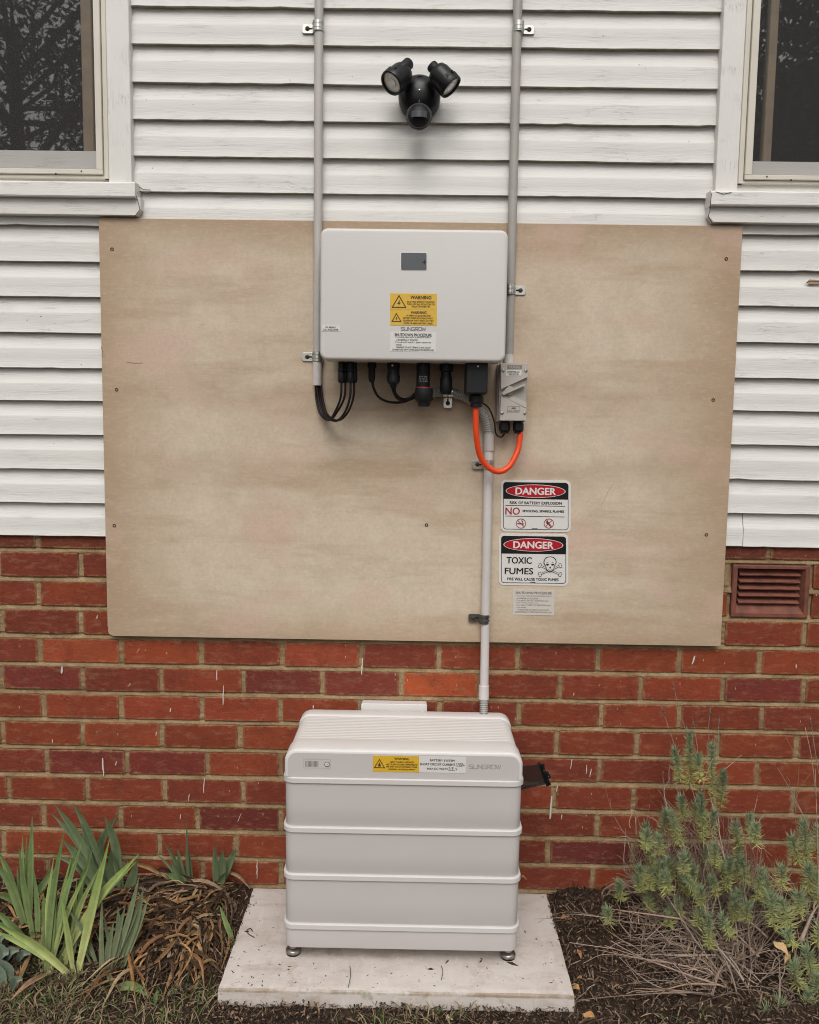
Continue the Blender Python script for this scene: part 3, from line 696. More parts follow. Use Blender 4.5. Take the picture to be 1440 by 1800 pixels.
# lower conduit to the battery, slightly out of plumb
tb = thing('conduit', 'pale conduit from the grey corrugated hose down to the battery', 'conduit', tuple(P(851, 1245, .04)))
pa, pb = P(859.5, 770, .04), P(851, 1226, .04)
mb = MB(); mb.tube([pa, pb], .0127, 20); mb.build('pipe', M_pvcw, tb, smooth=60)
for (ya, yb, xx, r2, m3) in ((762, 793, 859.8, .0152, M_pvc), (1204, 1229, 851, .0152, M_pvcw)):
    mb = MB(); a, b = P(xx, ya, .04), P(xx-.3, yb, .04); d = (b-a).normalized()*.0015
    mb.tube([a, a+d, b-d, b], r2, 20, rr=[r2-.0015, r2, r2, r2-.0015]); mb.build('coupling', m3, tb, smooth=40)
def corrugated(path, r, pitch, parent, name='corrugated_hose'):
    pts = spline(path, 40); L = [0]
    for a, b in zip(pts[:-1], pts[1:]): L.append(L[-1]+(b-a).length)
    n = int(L[-1]/pitch*8); out = []; rr = []; j = 0
    for i in range(n+1):
        s_ = L[-1]*i/n
        while j < len(L)-2 and L[j+1] < s_: j += 1
        t = (s_-L[j])/max(L[j+1]-L[j], 1e-9); out.append(pts[j].lerp(pts[j+1], t)); rr.append(r+(-.0018 if (i % 8) in (0, 1, 2) else .0012))
    mb = MB(); mb.tube(out, r, 18, rr=rr); return mb.build(name, M_corr, parent, smooth=50)
hb = corrugated([P(850.8, 1226, .04), P(850.6, 1240, .045), P(850.5, 1262, .06)], .0112, .0058, tb)
hose = corrugated([P(744, 694, .075), P(770, 689, .055), P(800, 692, .045), P(828, 703, .045), P(848, 726, .045), P(857, 748, .042), P(859.5, 770, .04)], .0125, .0064, None)
tag(hose, 'grey corrugated hose bending below the inverter towards the pale conduit', 'hose')
# thin earth wire beside the hose
mb = MB(); mb.tube(spline([P(845, 706, .06), P(860, 718, .06), P(869, 742, .058), P(872, 762, .055), P(881, 768, .055), P(888, 760, .06), P(890, 752, .07)], 8), .0022, 8)
tag(mb.build('earth_wire', M_cable, smooth=True), 'thin dark wire curving beside the corrugated hose to the isolator', 'wire')
mb = MB(); mb.tube(spline([P(870, 756, .05), P(875, 769, .05), P(883, 772, .05), P(889, 760, .06)], 8), .0013, 8)
tag(mb.build('wire', m_noisy('pale_wire_sheath', (.42, .42, .30), (.3, .33, .2), 40, .5), smooth=True), 'thin pale wire hooking up under the isolator', 'wire')

# saddle clips
def clip_proto(label):
    t = thing('saddle_clip', label, 'pipe clip', (0, 0, 0), 'saddle clips holding the conduits')
    h = .0135; mb = MB(); r = .0138; rings = []
    N = 16
    for z, rr in ((-h, r), (-h, r+.0014), (-h*.45, r+.0014), (-h*.4, r+.0024), (-h*.1, r+.0024), (-h*.05, r+.0014), (h*.35, r+.0014), (h*.4, r+.0024), (h*.7, r+.0024), (h*.75, r+.0014), (h, r+.0014), (h, r)):
        rings.append([(math.cos(math.pi*(-.08+1.16*k/N))*rr, -math.sin(math.pi*(-.08+1.16*k/N))*rr, z) for k in range(N+1)])
    mb.rings(rings, cap0=False, cap1=False, closed=False); mb.build('strap', M_zinc, t, smooth=40)
    mb = MB(); pts = rrect(-.0295, 0, .032, .025, .0055, 4)
    mb.rings([[(x, .0125, z) for x, z in pts], [(x, .0108, z) for x, z in pts], [(-.0295+(x+.0295)*.95, .0104, z*.95) for x, z in pts]]); mb.build('tab', M_zinc, t)
    mb = MB(); Mx = Matrix.Translation((-.031, .0105, 0))@Matrix.Rotation(math.radians(90), 4, 'X')
    mb.lathe([(.0062, 0), (.0062, .0012), (.0048, .003), (.0022, .0036), (.0015, .002)], 16, M=Mx); mb.build('screw', M_screw, t, smooth=40)
    mb = MB(); mb.box(-.026, -.018, .0098, .0106, -.0022, .0022); mb.build('slot', M_ink, t)
    return t
proto = clip_proto('zinc saddle clip high on the left conduit above the black floodlight')
def place_clip(o, px, py, Yc, rot=0, mirror=False, m=None):
    p = P(px, py, Yc); o.location = p; o.rotation_euler = (0, rot, 0)
    if mirror: o.rotation_euler = (0, math.pi, 0)
    if m:
        for ch in o.children:
            if ch.name.startswith(('strap', 'tab')):
                ch.data = ch.data.copy(); ch.data.materials[0] = m
CL = [(559.5, 47, .0265, 0, False, None, None), (911.5, 48, .0265, 0, True, None, 'zinc saddle clip high on the right conduit beside the weatherboards'),
      (558.5, 627, .0345, 0, False, None, 'zinc saddle clip on the left conduit by the lower left corner of the inverter'),
      (896.5, 509, .0345, 0, True, None, 'zinc saddle clip halfway down the right edge of the inverter'),
      (859, 817, .040, 0, False, M_zinc, 'shiny saddle clip on the pale conduit behind the orange cable'),
      (851.5, 1088, .040, 0, False, M_dsteel, 'dull dark saddle clip low on the pale conduit above the bricks'),
      (788, 689, .047, -math.pi/2, False, None, 'zinc saddle clip with its tab pointing down on the corrugated hose')]
for i, (px, py, Yc, rot, mir, m, lab) in enumerate(CL):
    o = proto if i == 0 else copy_tree(proto, (0, 0, 0))
    if lab: o['label'] = lab
    place_clip(o, px, py, Yc, rot, mir, m)

# ------------------------------------------------------------------ floodlight
def build_flood():
    c = P(737.5, 166, .05); t = thing('security_light', 'black twin floodlight with motion sensor on the upper weatherboards', 'security light', (c.x, -.013, c.z))
    f = Matrix.Rotation(math.radians(90), 4, 'X')      # local z -> -y (towards viewer)
    mb = MB(); mb.lathe([(.052, 0), (.057, .002), (.058, .022), (.0555, .032), (.049, .043), (.036, .054), (.02, .060), (.0, .062)], 36, M=Matrix.Translation((c.x, -.012, c.z))@f); mb.build('base', M_blackg, t, smooth=45)
    mb = MB(); mb.lathe([(.0, .0), (.012, 0), (.012, .003), (.0108, .0045), (0, .0046)], 24, M=Matrix.Translation(P(738, 141, .055))@f@Matrix.Rotation(.5, 4, 'X')); mb.build('cap', M_black, t, smooth=40)
    mb = MB(); mb.lathe([(.0024, 0), (.0024, .002), (0, .0028)], 10, M=Matrix.Translation(P(737.5, 158.5, .074))@f); mb.build('screw', M_zinc, t)
    mb = MB(); mb.tube([P(737.5, 166, .066), P(737, 182, .068), P(737, 190, .07)], .0045, 10); mb.build('stem', M_black, t, smooth=True)
    # sensor
    sc = P(736.8, 205, .10)
    Mx = Matrix.Translation(sc)@f
    mb = MB(); mb.lathe([(.012, -.045), (.02, -.035), (.030, -.016), (.0335, -.004), (.0345, .0), (.0345, .005), (.0325, .008), (.030, .008)], 32, M=Mx); sn = mb.build('sensor', M_blackg, t, smooth=40)
    mb = MB(); prof = [(.030*math.cos(a), .004+.022*math.sin(a)) for a in [math.radians(6*i) for i in range(0, 16)]]; mb.lathe(prof, 32, M=Mx); mb.build('dome', M_black, sn, smooth=True)
    mb = MB(); rings = []
    for i in range(9):
        a = math.radians(-44+11*i); rings.append([(sc.x+.0205*math.sin(a)/.7, sc.y-.006-.0262*math.cos(a)+.0, sc.z+dz) for dz in (-.0115, .005)])
    mb.rings(rings, cap0=False, cap1=False, closed=False); mb.build('sensor_lens', mat('sensor_lens', (.05, .055, .062), .35), sn, smooth=True)
    # lamp heads
    for (fx, fy, ax, kn, side) in (((687, 147, .115), None, Vector((-.55, -.470, -.686)), (-1, 1), -1), ((794.5, 154.5, .10), None, Vector((.669, -.131, -.726)), (1, 1), 1)):
        ax.normalize(); fc = P(*fx); q = ax.to_track_quat('Z', 'Y').to_matrix().to_4x4(); Mx = Matrix.Translation(fc)@q; R_ = .0335
        mb = MB(); mb.lathe([(.0, -.066), (.022, -.066), (.027, -.062), (R_-.003, -.050), (R_-.002, -.016), (R_, -.014), (R_, -.004), (R_-.001, -.001), (R_-.0045, 0), (R_-.006, -.007), (0, -.0075)], 36, M=Mx)
        hd = mb.build('lamp_head', M_blackg, t, smooth=40)
        mb = MB(); mb.lathe([(R_-.0065, -.0068), (R_-.010, -.0062), (.013, -.0060), (.012, -.0045), (0, -.0045)], 28, M=Mx); mb.build('lens', M_lens, hd, smooth=40)
        for k in range(10):
            a = 2*math.pi*k/10; b2 = MB(); b2.box(-.0035, .0035, -.0009, .0009, -.006, .006, M=Mx@Matrix.Rotation(a, 4, 'Z')@Matrix.Translation((0, R_-.0008, -.020))); b2.build('clip', M_black, hd)
        # knob and arm
        kp = P(711, 118, .10) if side < 0 else P(768, 125, .10)
        mb = MB(); mb.lathe([(0, -.022), (.014, -.022), (.0155, -.020), (.0155, .018), (.014, .020), (0, .020)], 20, M=Matrix.Translation(kp)@q); mb.build('knob', M_black, hd, smooth=40)
        mb = MB(); e = fc-ax*.045
        b0 = Vector((c.x+side*.026, -.045, c.z+.012)); mb.tube(spline([b0, b0.lerp(e, .5)+Vector((0, -.004, 0)), e], 6), .016, 14, rr=None); mb.build('arm', M_black, t, smooth=True)
        mb = MB(); mb.tube([kp, e], .009, 12); mb.build('hinge', M_black, t, smooth=True)
build_flood()

# ------------------------------------------------------------------ inverter
IX, IZ, ID = .8536, Z0+.893, .195
def build_inverter():
    t = thing('inverter', 'light grey wall inverter with rounded corners and yellow warning stickers', 'inverter', (IX+.245, -.03, IZ))
    poly = rrect(IX+.245, IZ+.17, .49, .34, .021, 8)
    mb = MB()
    def sc(d): return [(x, z) for x, z in rrect(IX+.245, IZ+.17, .49-2*d, .34-2*d, max(.021-d, .004), 8)]
    R_ = [(.055+0, sc(.003)), (.058, sc(.0005))]
    lay = [(.125, .006), (.127, .001), (.131, 0), (.184, 0), (.189, .0008), (.1925, .0026), (.1945, .0055), (.195, .009)]
    mb.rings([[(x, -Y, z) for x, z in sc(d)] for Y, d in lay]); mb.build('front_cover', M_inv, t, smooth=50)
    mb = MB(); mb.box(IX+.012, IX+.478, -.1275, -.045, IZ+.010, IZ+.328, .006); mb.build('heatsink_body', M_alu, t)
    mb = MB(); mb.box(IX+.06, IX+.43, -.046, -.0206, IZ+.06, IZ+.28, .002); mb.build('wall_bracket', M_zinc, t)
    mb = MB()
    for i in range(24): mb.box(IX+.025+i*.019, IX+.028+i*.019, -.052, -.030, IZ+.02, IZ+.32)
    o = mb.build('fins', M_alu, t)
    Yf = ID+.0008
    # display
    mb = MB(); mb.prism([(P(x, y, ID).x, P(x, y, ID).z) for x, y in rr_px(704, 443.5, 751, 475.5, 3, .012)], ID-.001, ID+.0006); mb.build('display_bezel', mat('bezel_white', (.70, .69, .67), .4), t)
    mb = MB(); mb.prism([(P(x, y, ID).x, P(x, y, ID).z) for x, y in rr_px(705.3, 444.5, 750, 474.5, 2, .012)], ID-.001, ID+.0013); d = mb.build('display', M_scr, t)
    mb = MB(); line_into(mb, [(746, 457), (746, 464)], 1.2, ID+.0018); line_into(mb, [(743, 460.5), (749, 460.5)], 1.2, ID+.0019); mb.build('mark', M_ink, d)
    # stickers
    def sticker(x0, y0, x1, y1, m, label, Y=ID, th=.0007, tilt=.012):
        mb = MB(); pts = [(x0, y0), (x1, y0+(x1-x0)*tilt), (x1, y1+(x1-x0)*tilt), (x0, y1)]
        mb.prism([(P(x, y, Y).x, P(x, y, Y).z) for x, y in pts], Y-.0005, Y+th); o = mb.build('sticker', m, t); o['label'] = label; return o
    a = sticker(686, 515.5, 768, 543.8, M_yel, 'yellow WARNING sticker about multiple energy sources'); Yt = ID+.0012
    mb = MB()
    line_into(mb, [(701.5, 519.5), (689.8, 540), (713.5, 540.3)], 1.7, Yt, closed=True)
    poly_into(mb, [(703, 527), (698.3, 534.2), (701.6, 534.2), (700.8, 537.4), (704.6, 531.6), (701.8, 531.6), (704, 527)], Yt)
    mb.build('hazard_symbol', M_brn, a)
    mb = MB(); text_into(mb, 'WARNING', 740, 522.7, 36.5, 6, Yt, .035)
    for i, s_ in enumerate(('MULTIPLE ENERGY SOURCES', 'TURN OFF ALL ISOLATORS TO', 'ISOLATE INVERTER')): text_into(mb, s_, 740, 530.6+i*4.1, (48, 49, 32)[i], 3.0, Yt, .02)
    mb.build('lettering', M_brn, a)
    b = sticker(686, 544.6, 768, 571.5, M_yel, 'lower yellow WARNING sticker about PV array isolators')
    mb = MB(); line_into(mb, [(697, 551), (689.3, 564.7), (705, 565)], 1.5, Yt, closed=True)
    poly_into(mb, [(698, 556), (694.9, 560.8), (697.1, 560.8), (696.6, 563.2), (699, 559.2), (697.2, 559.2), (698.6, 556)], Yt); mb.build('hazard_symbol', M_brn, b)
    mb = MB(); text_into(mb, 'WARNING', 736, 549.2, 27.5, 4.8, Yt, .03)
    for i, s_ in enumerate(('PV ARRAY DC ISOLATORS AND', 'BATTERY SYSTEM ISOLATORS DO NOT', 'DE-ENERGISE THE PV ARRAY, BATTERY', 'SYSTEM OR ARRAY/BATTERY CABLES')): text_into(mb, s_, (736, 735, 735.5, 735)[i], 554.8+i*4.5, (42, 52, 54, 51)[i], 3.1, Yt, .02)
    mb.build('lettering', M_brn, b)
    mb = MB(); logo_into(mb, 705.5, 748.5, 575.2, 580.6, .8, ID+.0006); mb.build('logo', M_grey, t)
    c = sticker(686, 584, 767, 617.5, M_white, 'white SHUTDOWN PROCEDURE sticker on the inverter')
    mb = MB(); text_into(mb, 'SHUTDOWN PROCEDURE', 726.5, 588.6, 65, 5, Yt, .02)
    for s_, x, y, w_ in (('1. Turn off the MAIN SWITCH (INVERTER SUPPLY)', 726, 593.2, 63), ('or INVERTER A.C. ISOLATOR', 715.5, 597.6, 38), ('2. Turn off the PV Array D.C. isolator located at the', 726, 602, 64), ('inverter', 701.5, 605.8, 10),
                         ('"WARNING" DO NOT OPEN PLUG AND SOCKET', 726.5, 610.6, 61), ('CONNECTORS OR PV STRING ISOLATOR UNDER LOAD', 726, 614.8, 73)): text_into(mb, s_, x, y, w_, 3.0, Yt, .01)
    mb.build('lettering', M_ink, c)
    d = sticker(566, 572, 598.5, 582.2, M_white, 'small white PV ARRAY D.C. ISOLATOR sticker', tilt=.01)
    mb = MB(); text_into(mb, 'PV ARRAY', 581.5, 575.2, 18, 3, Yt, .02); text_into(mb, 'D.C. ISOLATOR', 581.5, 579.4, 27, 3, Yt, .02); mb.build('lettering', M_ink, d)
    # sockets and plugs on the underside
    def plug(px, y0, y1, Y, prof, name='connector', n=18, m=M_black, par=t):
        a, b2 = P(px, y0, Y), P(px, y1, Y); L = a.z-b2.z; mb = MB()
        mb.lathe([(r, -L*q) for r, q in prof], n, M=Matrix.Translation((a.x, a.y, a.z))); return mb.build(name, m, par, smooth=40)
    for px, Y in ((600, .145), (607, .125), (616, .145), (623, .125)):
        plug(px, 630, 673, Y, [(.008, 0), (.008, .42), (.0095, .44), (.0095, .52), (.0072, .55), (.0088, .62), (.0088, .92), (.006, 1)])
    plug(654, 630, 672, .13, [(.0125, 0), (.0125, .35), (.0095, .42), (.0095, .85), (.006, 1)])
    plug(692, 630, 682, .13, [(.018, 0), (.018, .3), (.0165, .34), (.0165, .55), (.0185, .6), (.0175, .8), (.010, .88), (.008, 1)])
    o = plug(744.5, 630, 682, .13, [(.0185, 0), (.0185, .95), (.0175, 1)]); 
    mb = MB(); rg = plug(744.5, 680.5, 683, .13, [(.0192, 0), (.0192, 1)], 'seal_ring', m=M_ired)
    plug(745.5, 682.5, 715, .13, [(.0235, 0), (.0245, .1), (.0245, .6), (.021, .72), (.017, .78), (.0155, .96), (.012, 1)], 'gland')
    mb = MB()
    for i in range(3): text_into(mb, ('SBR 096', 'M-10 A', '12 445')[i], 744, 662+i*4, 15, 2.6, .1495, .01)
    mb.build('lettering', M_lgrey, o)
    plug(785, 630, 693, .12, [(.019, 0), (.019, .35), (.014, .38), (.014, .5), (.0165, .54), (.0165, .9), (.012, 1)])
    # AC terminal cover
    a0, b0 = P(820, 640, .165), P(857, 692, .165)
    mb = MB(); mb.box(a0.x, b0.x, -.165, -.08, b0.z, IZ+.011, .003); tc_ = mb.build('terminal_cover', M_black, t)
    for q in range(2): l_ = MB(); l_.box(P(833, 660, .165).x, P(846, 660, .165).x, -.1658, -.164, P(838, 663+q*6, .165).z-.0008, P(838, 663+q*6, .165).z+.0008); l_.build('ridge', M_blackg, tc_)
    for px, py, Y in ((840.5, 644, .166), (690, 642.5, .149)):
        s_ = MB(); s_.lathe([(.0024, -.001), (.0024, .0012), (0, .0016)], 10, M=Matrix.Translation(P(px, py, Y))@Matrix.Rotation(math.radians(90), 4, 'X')); s_.build('screw', M_zinc, t)
    plug(837.5, 692, 716, .125, [(.017, 0), (.017, .15), (.0195, .2), (.0195, .6), (.015, .72), (.015, 1)], 'gland', 10)
build_inverter()
# cables
def cable(label, pts, r, m, group=None):
    mb = MB(); mb.tube(spline(pts, 10), r, 12); return tag(mb.build('cable', m, smooth=True), label, 'cable', group)
cable('black cable in the innermost loop from the left conduit to the first inverter plug', [P(555, 676, .030), P(556, 700, .034), P(563, 727, .05), P(578, 738.5, .08), P(590, 722, .12), P(599, 698, .143), P(600.5, 670, .145)], .0031, M_cable)
cable('dark red black cable looping from the left conduit to the second inverter plug', [P(558, 676, .038), P(560, 700, .04), P(568, 727, .055), P(581, 737, .08), P(594, 722, .11), P(605.5, 698, .123), P(607.5, 670, .125)], .0031, M_cabler)
cable('black cable in the widest low loop from the left conduit to the third inverter plug', [P(561, 676, .030), P(564, 705, .034), P(572, 730, .05), P(590, 740, .08), P(605, 727, .12), P(615, 700, .143), P(616.5, 670, .145)], .0031, M_cable)
cable('dark red cable ending in the rightmost of the four slim plugs under the inverter', [P(564, 676, .036), P(568, 705, .04), P(576, 729, .055), P(594, 739, .08), P(610, 727, .11), P(621, 700, .123), P(623, 670, .125)], .0031, M_cabler)
cable('thin black cable sagging from the small gland to the big round connector', [P(654, 668, .13), P(657, 682, .125), P(666, 698, .11), P(684, 706.5, .09), P(706, 707, .08), P(724, 701, .075), P(742, 692, .07)], .0036, M_cable)
cable('short black cable sagging from the rounded plug below the inverter', [P(690, 680, .13), P(692, 688, .125), P(698, 699, .11), P(709, 705, .09), P(722, 699, .08), P(734, 689, .075), P(744, 686, .072)], .0042, M_cable)
cable('second thin black cable beside the rounded plug under the inverter', [P(694, 680, .125), P(695, 690, .12), P(703, 699, .10), P(715, 701, .085), P(730, 694, .08), P(744, 689, .072)], .0030, M_cable)
cable('thick orange cable looping from the black terminal cover to the isolator', [P(836.5, 708, .125), P(836.5, 735, .123), P(837.5, 765, .118), P(843, 798, .105), P(856, 819, .092), P(875, 829, .082), P(893, 822, .074), P(905, 804, .068), P(912.5, 783, .062), P(915, 755, .060)], .0082, M_orange)
# ------------------------------------------------------------------ isolator
def build_isolator():
    Yf = .088; a, b = P(879.5, 638.5, Yf), P(927.5, 740, Yf); x0, x1, z1, z0 = a.x, P(927, 690, Yf).x, a.z, b.z
    t = thing('isolator_switch', 'beige grey rotary isolator switch box right of the inverter', 'switch', ((x0+x1)/2, -.0206, z0))
    mb = MB(); mb.box(x0-.003, x1+.0, -.055, -.0207, z0-.003, z1+.001, .002); mb.build('base', M_iso, t)
    # lid with the V shaped recess: upper and lower raised plates, recessed middle
    mb = MB(); mb.box(x0, x1, -.078, -.0555, z0, z1, .0015); lid = mb.build('lid', M_isod, t)
    def pp(pts): return [(P(860+X/11.25, 620+Y/11.25, Yf).x, P(860+X/11.25, 620+Y/11.25, Yf).z) for X, Y in pts]
    mb = MB(); mb.prism(pp([(225, 205), (765, 205), (765, 480), (290, 695), (235, 735)]), .0775, Yf, .0008); mb.build('upper_plate', M_iso, lid)
    mb = MB(); mb.prism(pp([(235, 810), (270, 860), (740, 1110), (735, 1345), (212, 1340)]), .0775, Yf, .0008); mb.build('lower_plate', M_iso, lid)
    mb = MB(); mb.prism(pp([(280, 862), (300, 850), (390, 895), (480, 860), (745, 985), (742, 1098)]), .0775, Yf-.003, .0008); mb.build('ramp', M_iso, lid)
    mb = MB(); p = P(860+400/11.25, 620+775/11.25, .078); mb.lathe([(.0098, 0), (.0098, .005), (.009, .006), (0, .006)], 28, M=Matrix.Translation((p.x, -.0778, p.z))@Matrix.Rotation(math.radians(90), 4, 'X')); mb.build('dial', M_iso, lid, smooth=40)
    mb = MB(); mb.prism(pp([(250, 800), (270, 850), (700, 650), (700, 615), (480, 705), (440, 665), (380, 660)]), .083, .095, .0012)
    h = mb.build('handle', M_iso, t)
    for X, Y in ((272, 350), (733, 352), (255, 1195), (708, 1195)):
        s_ = MB(); p = P(860+X/11.25, 620+Y/11.25, Yf)
        f = Matrix.Translation((p.x, -Yf+.001, p.z))@Matrix.Rotation(math.radians(90), 4, 'X')
        s_.lathe([(.0056, 0), (.0056, .001), (.0042, .0028), (0, .0034)], 16, M=f); sc_ = s_.build('screw', M_zinc, t, smooth=40)
        s2 = MB(); s2.box(-.0046, .0046, -.0006, .0006, .0022, .0038, M=f@Matrix.Rotation(random.uniform(0, 3), 4, 'Z')); s2.build('slot', M_ink, sc_)
    Yt = Yf+.0006
    mb = MB(); poly_into(mb, [(860+X/11.25, 620+Y/11.25) for X, Y in ((360, 248), (650, 248), (645, 325), (357, 325))], Yf+.0004); o = mb.build('brand_plate', mat('embossed_grey', (.20, .18, .16), .5), t)
    mb = MB(); text_into(mb, 'CLIPSAL', 860+505/11.25, 620+287/11.25, 20, 4, Yf+.0008, .02); mb.build('lettering', M_iso, o)
    mb = MB(); mb.prism(pp([(335, 345), (640, 345), (635, 452), (332, 455)]), Yf-.0003, Yf+.001); o = mb.build('sticker', M_white, t); o['label'] = 'white INVERTER A.C. ISOLATOR sticker'
    mb = MB(); text_into(mb, 'INVERTER A.C.', 860+485/11.25, 620+380/11.25, 22, 3, Yf+.0015, .02); text_into(mb, 'ISOLATOR', 860+485/11.25, 620+425/11.25, 17.5, 3, Yf+.0015, .02); mb.build('lettering', M_ink, o)
    mb = MB(); line_into(mb, [(892.5, 714.5), (914, 714.5), (913.5, 724.3), (892, 724.3)], .5, Yt, closed=True); text_into(mb, '20A 440V', 903, 722, 19, 3, Yt); poly_into(mb, ring_pts(903, 717.5, 4, 1.5, 12), Yt+.0002); mb.build('rating_print', M_grey, t)
    for px, r in ((887.5, .0155), (911.5, .0152)):
        a = P(px, 741, .060); mb = MB(); L = a.z-P(px, 762, .06).z
        mb.lathe([(r*.8, .0), (r*.8, -.004), (r, -.005), (r, -L*.7), (r*.9, -L*.82), (r*.72, -L*.86), (r*.72, -L)], 12, M=Matrix.Translation((a.x, a.y, a.z))); mb.build('gland', M_black, t)
build_isolator()

# ------------------------------------------------------------------ signs
def build_sign(lab, X0, Y0, X1, Y1, kind):
    q = lambda X, Y: (800+X/6, 820+Y/6)          # sign drawing units: 6 per photo pixel
    x0, y0 = q(X0, Y0); x1, y1 = q(X1, Y1); tilt = .013; Yp = SY+.0016
    ctr = P((x0+x1)/2, y1, SY); t = thing('warning_sign', lab, 'sign', (ctr.x, -SY, ctr.z), 'DANGER signs on the tan sheet')
    pts = rr_px(x0, y0, x1, y1, 8, tilt); mb = MB(); mb.prism([(P(x, y, SY).x, P(x, y, SY).z) for x, y in pts], SY, Yp, .0003); mb.build('panel', M_white, t)
    b0 = 20/6*1.15
    o_ = rr_px(x0+b0, y0+b0, x1-b0, y1-b0, 5.5, tilt); i_ = rr_px(x0+b0+1.0, y0+b0+1.0, x1-b0-1.0, y1-b0-1.0, 4.7, tilt)
    mb = MB(); band_into(mb, o_, i_, Yp+.0004)
    hy = y0+(200 if kind == 1 else 210)/6
    top = [(x, min(y, hy+(x-(x0+x1)/2)*tilt)) for x, y in o_]; poly_into(mb, top, Yp+.0005); mb.build('black_header', M_ink, t)
    cx, cy = (x0+x1)/2, y0+115/6; cx -= .3
    mb = MB(); poly_into(mb, [(x, y+(x-cx)*tilt) for x, y in ring_pts(cx, cy, 52.6, 11.6, 48)], Yp+.0009); mb.build('oval_outline', M_white, t)
    mb = MB(); poly_into(mb, [(x, y+(x-cx)*tilt) for x, y in ring_pts(cx, cy, 51.3, 10.7, 48)], Yp+.0013); mb.build('oval', M_red, t)
    mb = MB(); text_into(mb, 'DANGER', cx, cy+.2, 70, 12, Yp+.0017, .035); mb.build('heading', M_white, t)
    Yt = Yp+.0005
    mb = MB()
    if kind == 1:
        text_into(mb, 'RISK OF BATTERY EXPLOSION', *q(852, 385), 91, 4.8, Yt, .03)
        line_into(mb, [q(535, 410), q(1158, 420)], 1.0, Yt); line_into(mb, [q(532, 522), q(1156, 532)], 1.0, Yt)
        text_into(mb, 'SMOKING, SPARKS, FLAMES', *q(932, 474), 73, 4.6, Yt, .035)
        line_into(mb, [q(815, 655), q(868, 656)], 1.0, Yt)
        # cigarette and flame drawings
        line_into(mb, [q(662, 603), q(722, 606)], 1.6, Yt+.0001); line_into(mb, [q(708, 600), q(715, 580), q(703, 572), q(712, 562)], .9, Yt+.0002)
        poly_into(mb, [q(968, 575), q(985, 560), q(980, 585), q(1000, 590), q(985, 612), q(962, 600)], Yt+.0001); line_into(mb, [q(985, 605), q(1008, 638)], 1.2, Yt+.0002)
    else:
        text_into(mb, 'TOXIC', *q(677, 990), 44, 11.3, Yt, .022); text_into(mb, 'FUMES', *q(675, 1103), 49.5, 11.0, Yt, .022)
        text_into(mb, 'FIRE WILL CAUSE TOXIC FUMES', *q(822, 1190), 90, 4.8, Yt, .03); line_into(mb, [q(797, 1220), q(845, 1221)], 1.0, Yt)
    mb.build('lettering', M_ink, t)
    if kind == 1:
        mb = MB(); text_into(mb, 'NO', *q(608, 470), 25, 12.5, Yt, .02); mb.build('red_lettering', M_ired, t)
        for sx, lb in ((696, 'crossed out cigarette symbol'), (990, 'crossed out flame symbol')):
            mb = MB(); c = q(sx, 601); band_into(mb, ring_pts(*c, 8.9, 8.7), ring_pts(*c, 7.7, 7.5), Yt+.0003)
            line_into(mb, [(c[0]-5.8, c[1]-5.6), (c[0]+5.8, c[1]+5.6)], 1.2, Yt+.0004)
            if sx == 990: line_into(mb, [(c[0]-5.8, c[1]+5.6), (c[0]+5.8, c[1]-5.6)], 1.2, Yt+.0005)
            o = mb.build('prohibition_symbol', M_ired, t); o['label'] = lb
    else:
        mb = MB()
        # crossbones, black then white cores
        bones = [((895, 1045), (1110, 1140)), ((895, 1138), (1112, 1045))]
        def bone(a, b, g, Yk, mbx):
            line_into(mbx, [q(*a), q(*b)], 3.2-g, Yk)
            for e, o2 in ((a, b), (b, a)):
                L = math.hypot(e[0]-o2[0], e[1]-o2[1]); ux, uy = (e[0]-o2[0])/L, (e[1]-o2[1])/L
                for sg in (-1, 1):
                    c = q(e[0]-uy*sg*10, e[1]+ux*sg*10); poly_into(mbx, ring_pts(*c, 2.6-g/2, 2.6-g/2, 14), Yk+.0001*(sg+2))
        wb = MB()
        for n_, (a, b) in enumerate(bones): bone(a, b, 0, Yt+.0002+.0004*n_, mb); bone(a, b, 1.7, Yt+.0012+.0004*n_, wb)
        sk = [(1003, 948), (1040, 955), (1066, 980), (1072, 1010), (1058, 1035), (1048, 1048), (1045, 1085), (1025, 1108), (1003, 1113), (980, 1108), (962, 1085), (958, 1048), (940, 1030), (934, 1008), (942, 980), (966, 955)]
        sk2 = [(1003+(x-1003)*.88, 1030+(y-1030)*.90) for x, y in sk]
        poly_into(mb, [q(*p) for p in sk], Yt+.0022); poly_into(wb, [q(*p) for p in sk2], Yt+.0027)
        mb2 = MB(); Ye = Yt+.0032
        poly_into(mb2, [q(960, 1026), q(992, 1030), q(988, 1043), q(972, 1046), q(962, 1038)], Ye); poly_into(mb2, [q(1014, 1030), q(1046, 1026), q(1044, 1038), q(1034, 1046), q(1018, 1043)], Ye)
        poly_into(mb2, [q(1003, 1050), q(992, 1074), q(1014, 1074)], Ye); line_into(mb2, [q(980, 1088), q(1003, 1094), q(1026, 1088)], .8, Ye+.0001); line_into(mb2, [q(966, 1010), q(985, 1016)], .6, Ye+.0002); line_into(mb2, [q(1020, 1016), q(1040, 1010)], .6, Ye+.0002)
        mb.v += mb2.v and []
        o = mb.build('skull_outline', M_ink, t); wb.build('skull_fill', M_white, t); mb2.build('skull_face', M_ink, t)
build_sign('upper DANGER sign reading RISK OF BATTERY EXPLOSION with two red prohibition circles', 485, 145, 1220, 690, 1)
build_sign('lower DANGER sign reading TOXIC FUMES with a skull and crossbones', 463, 712, 1195, 1255, 2)
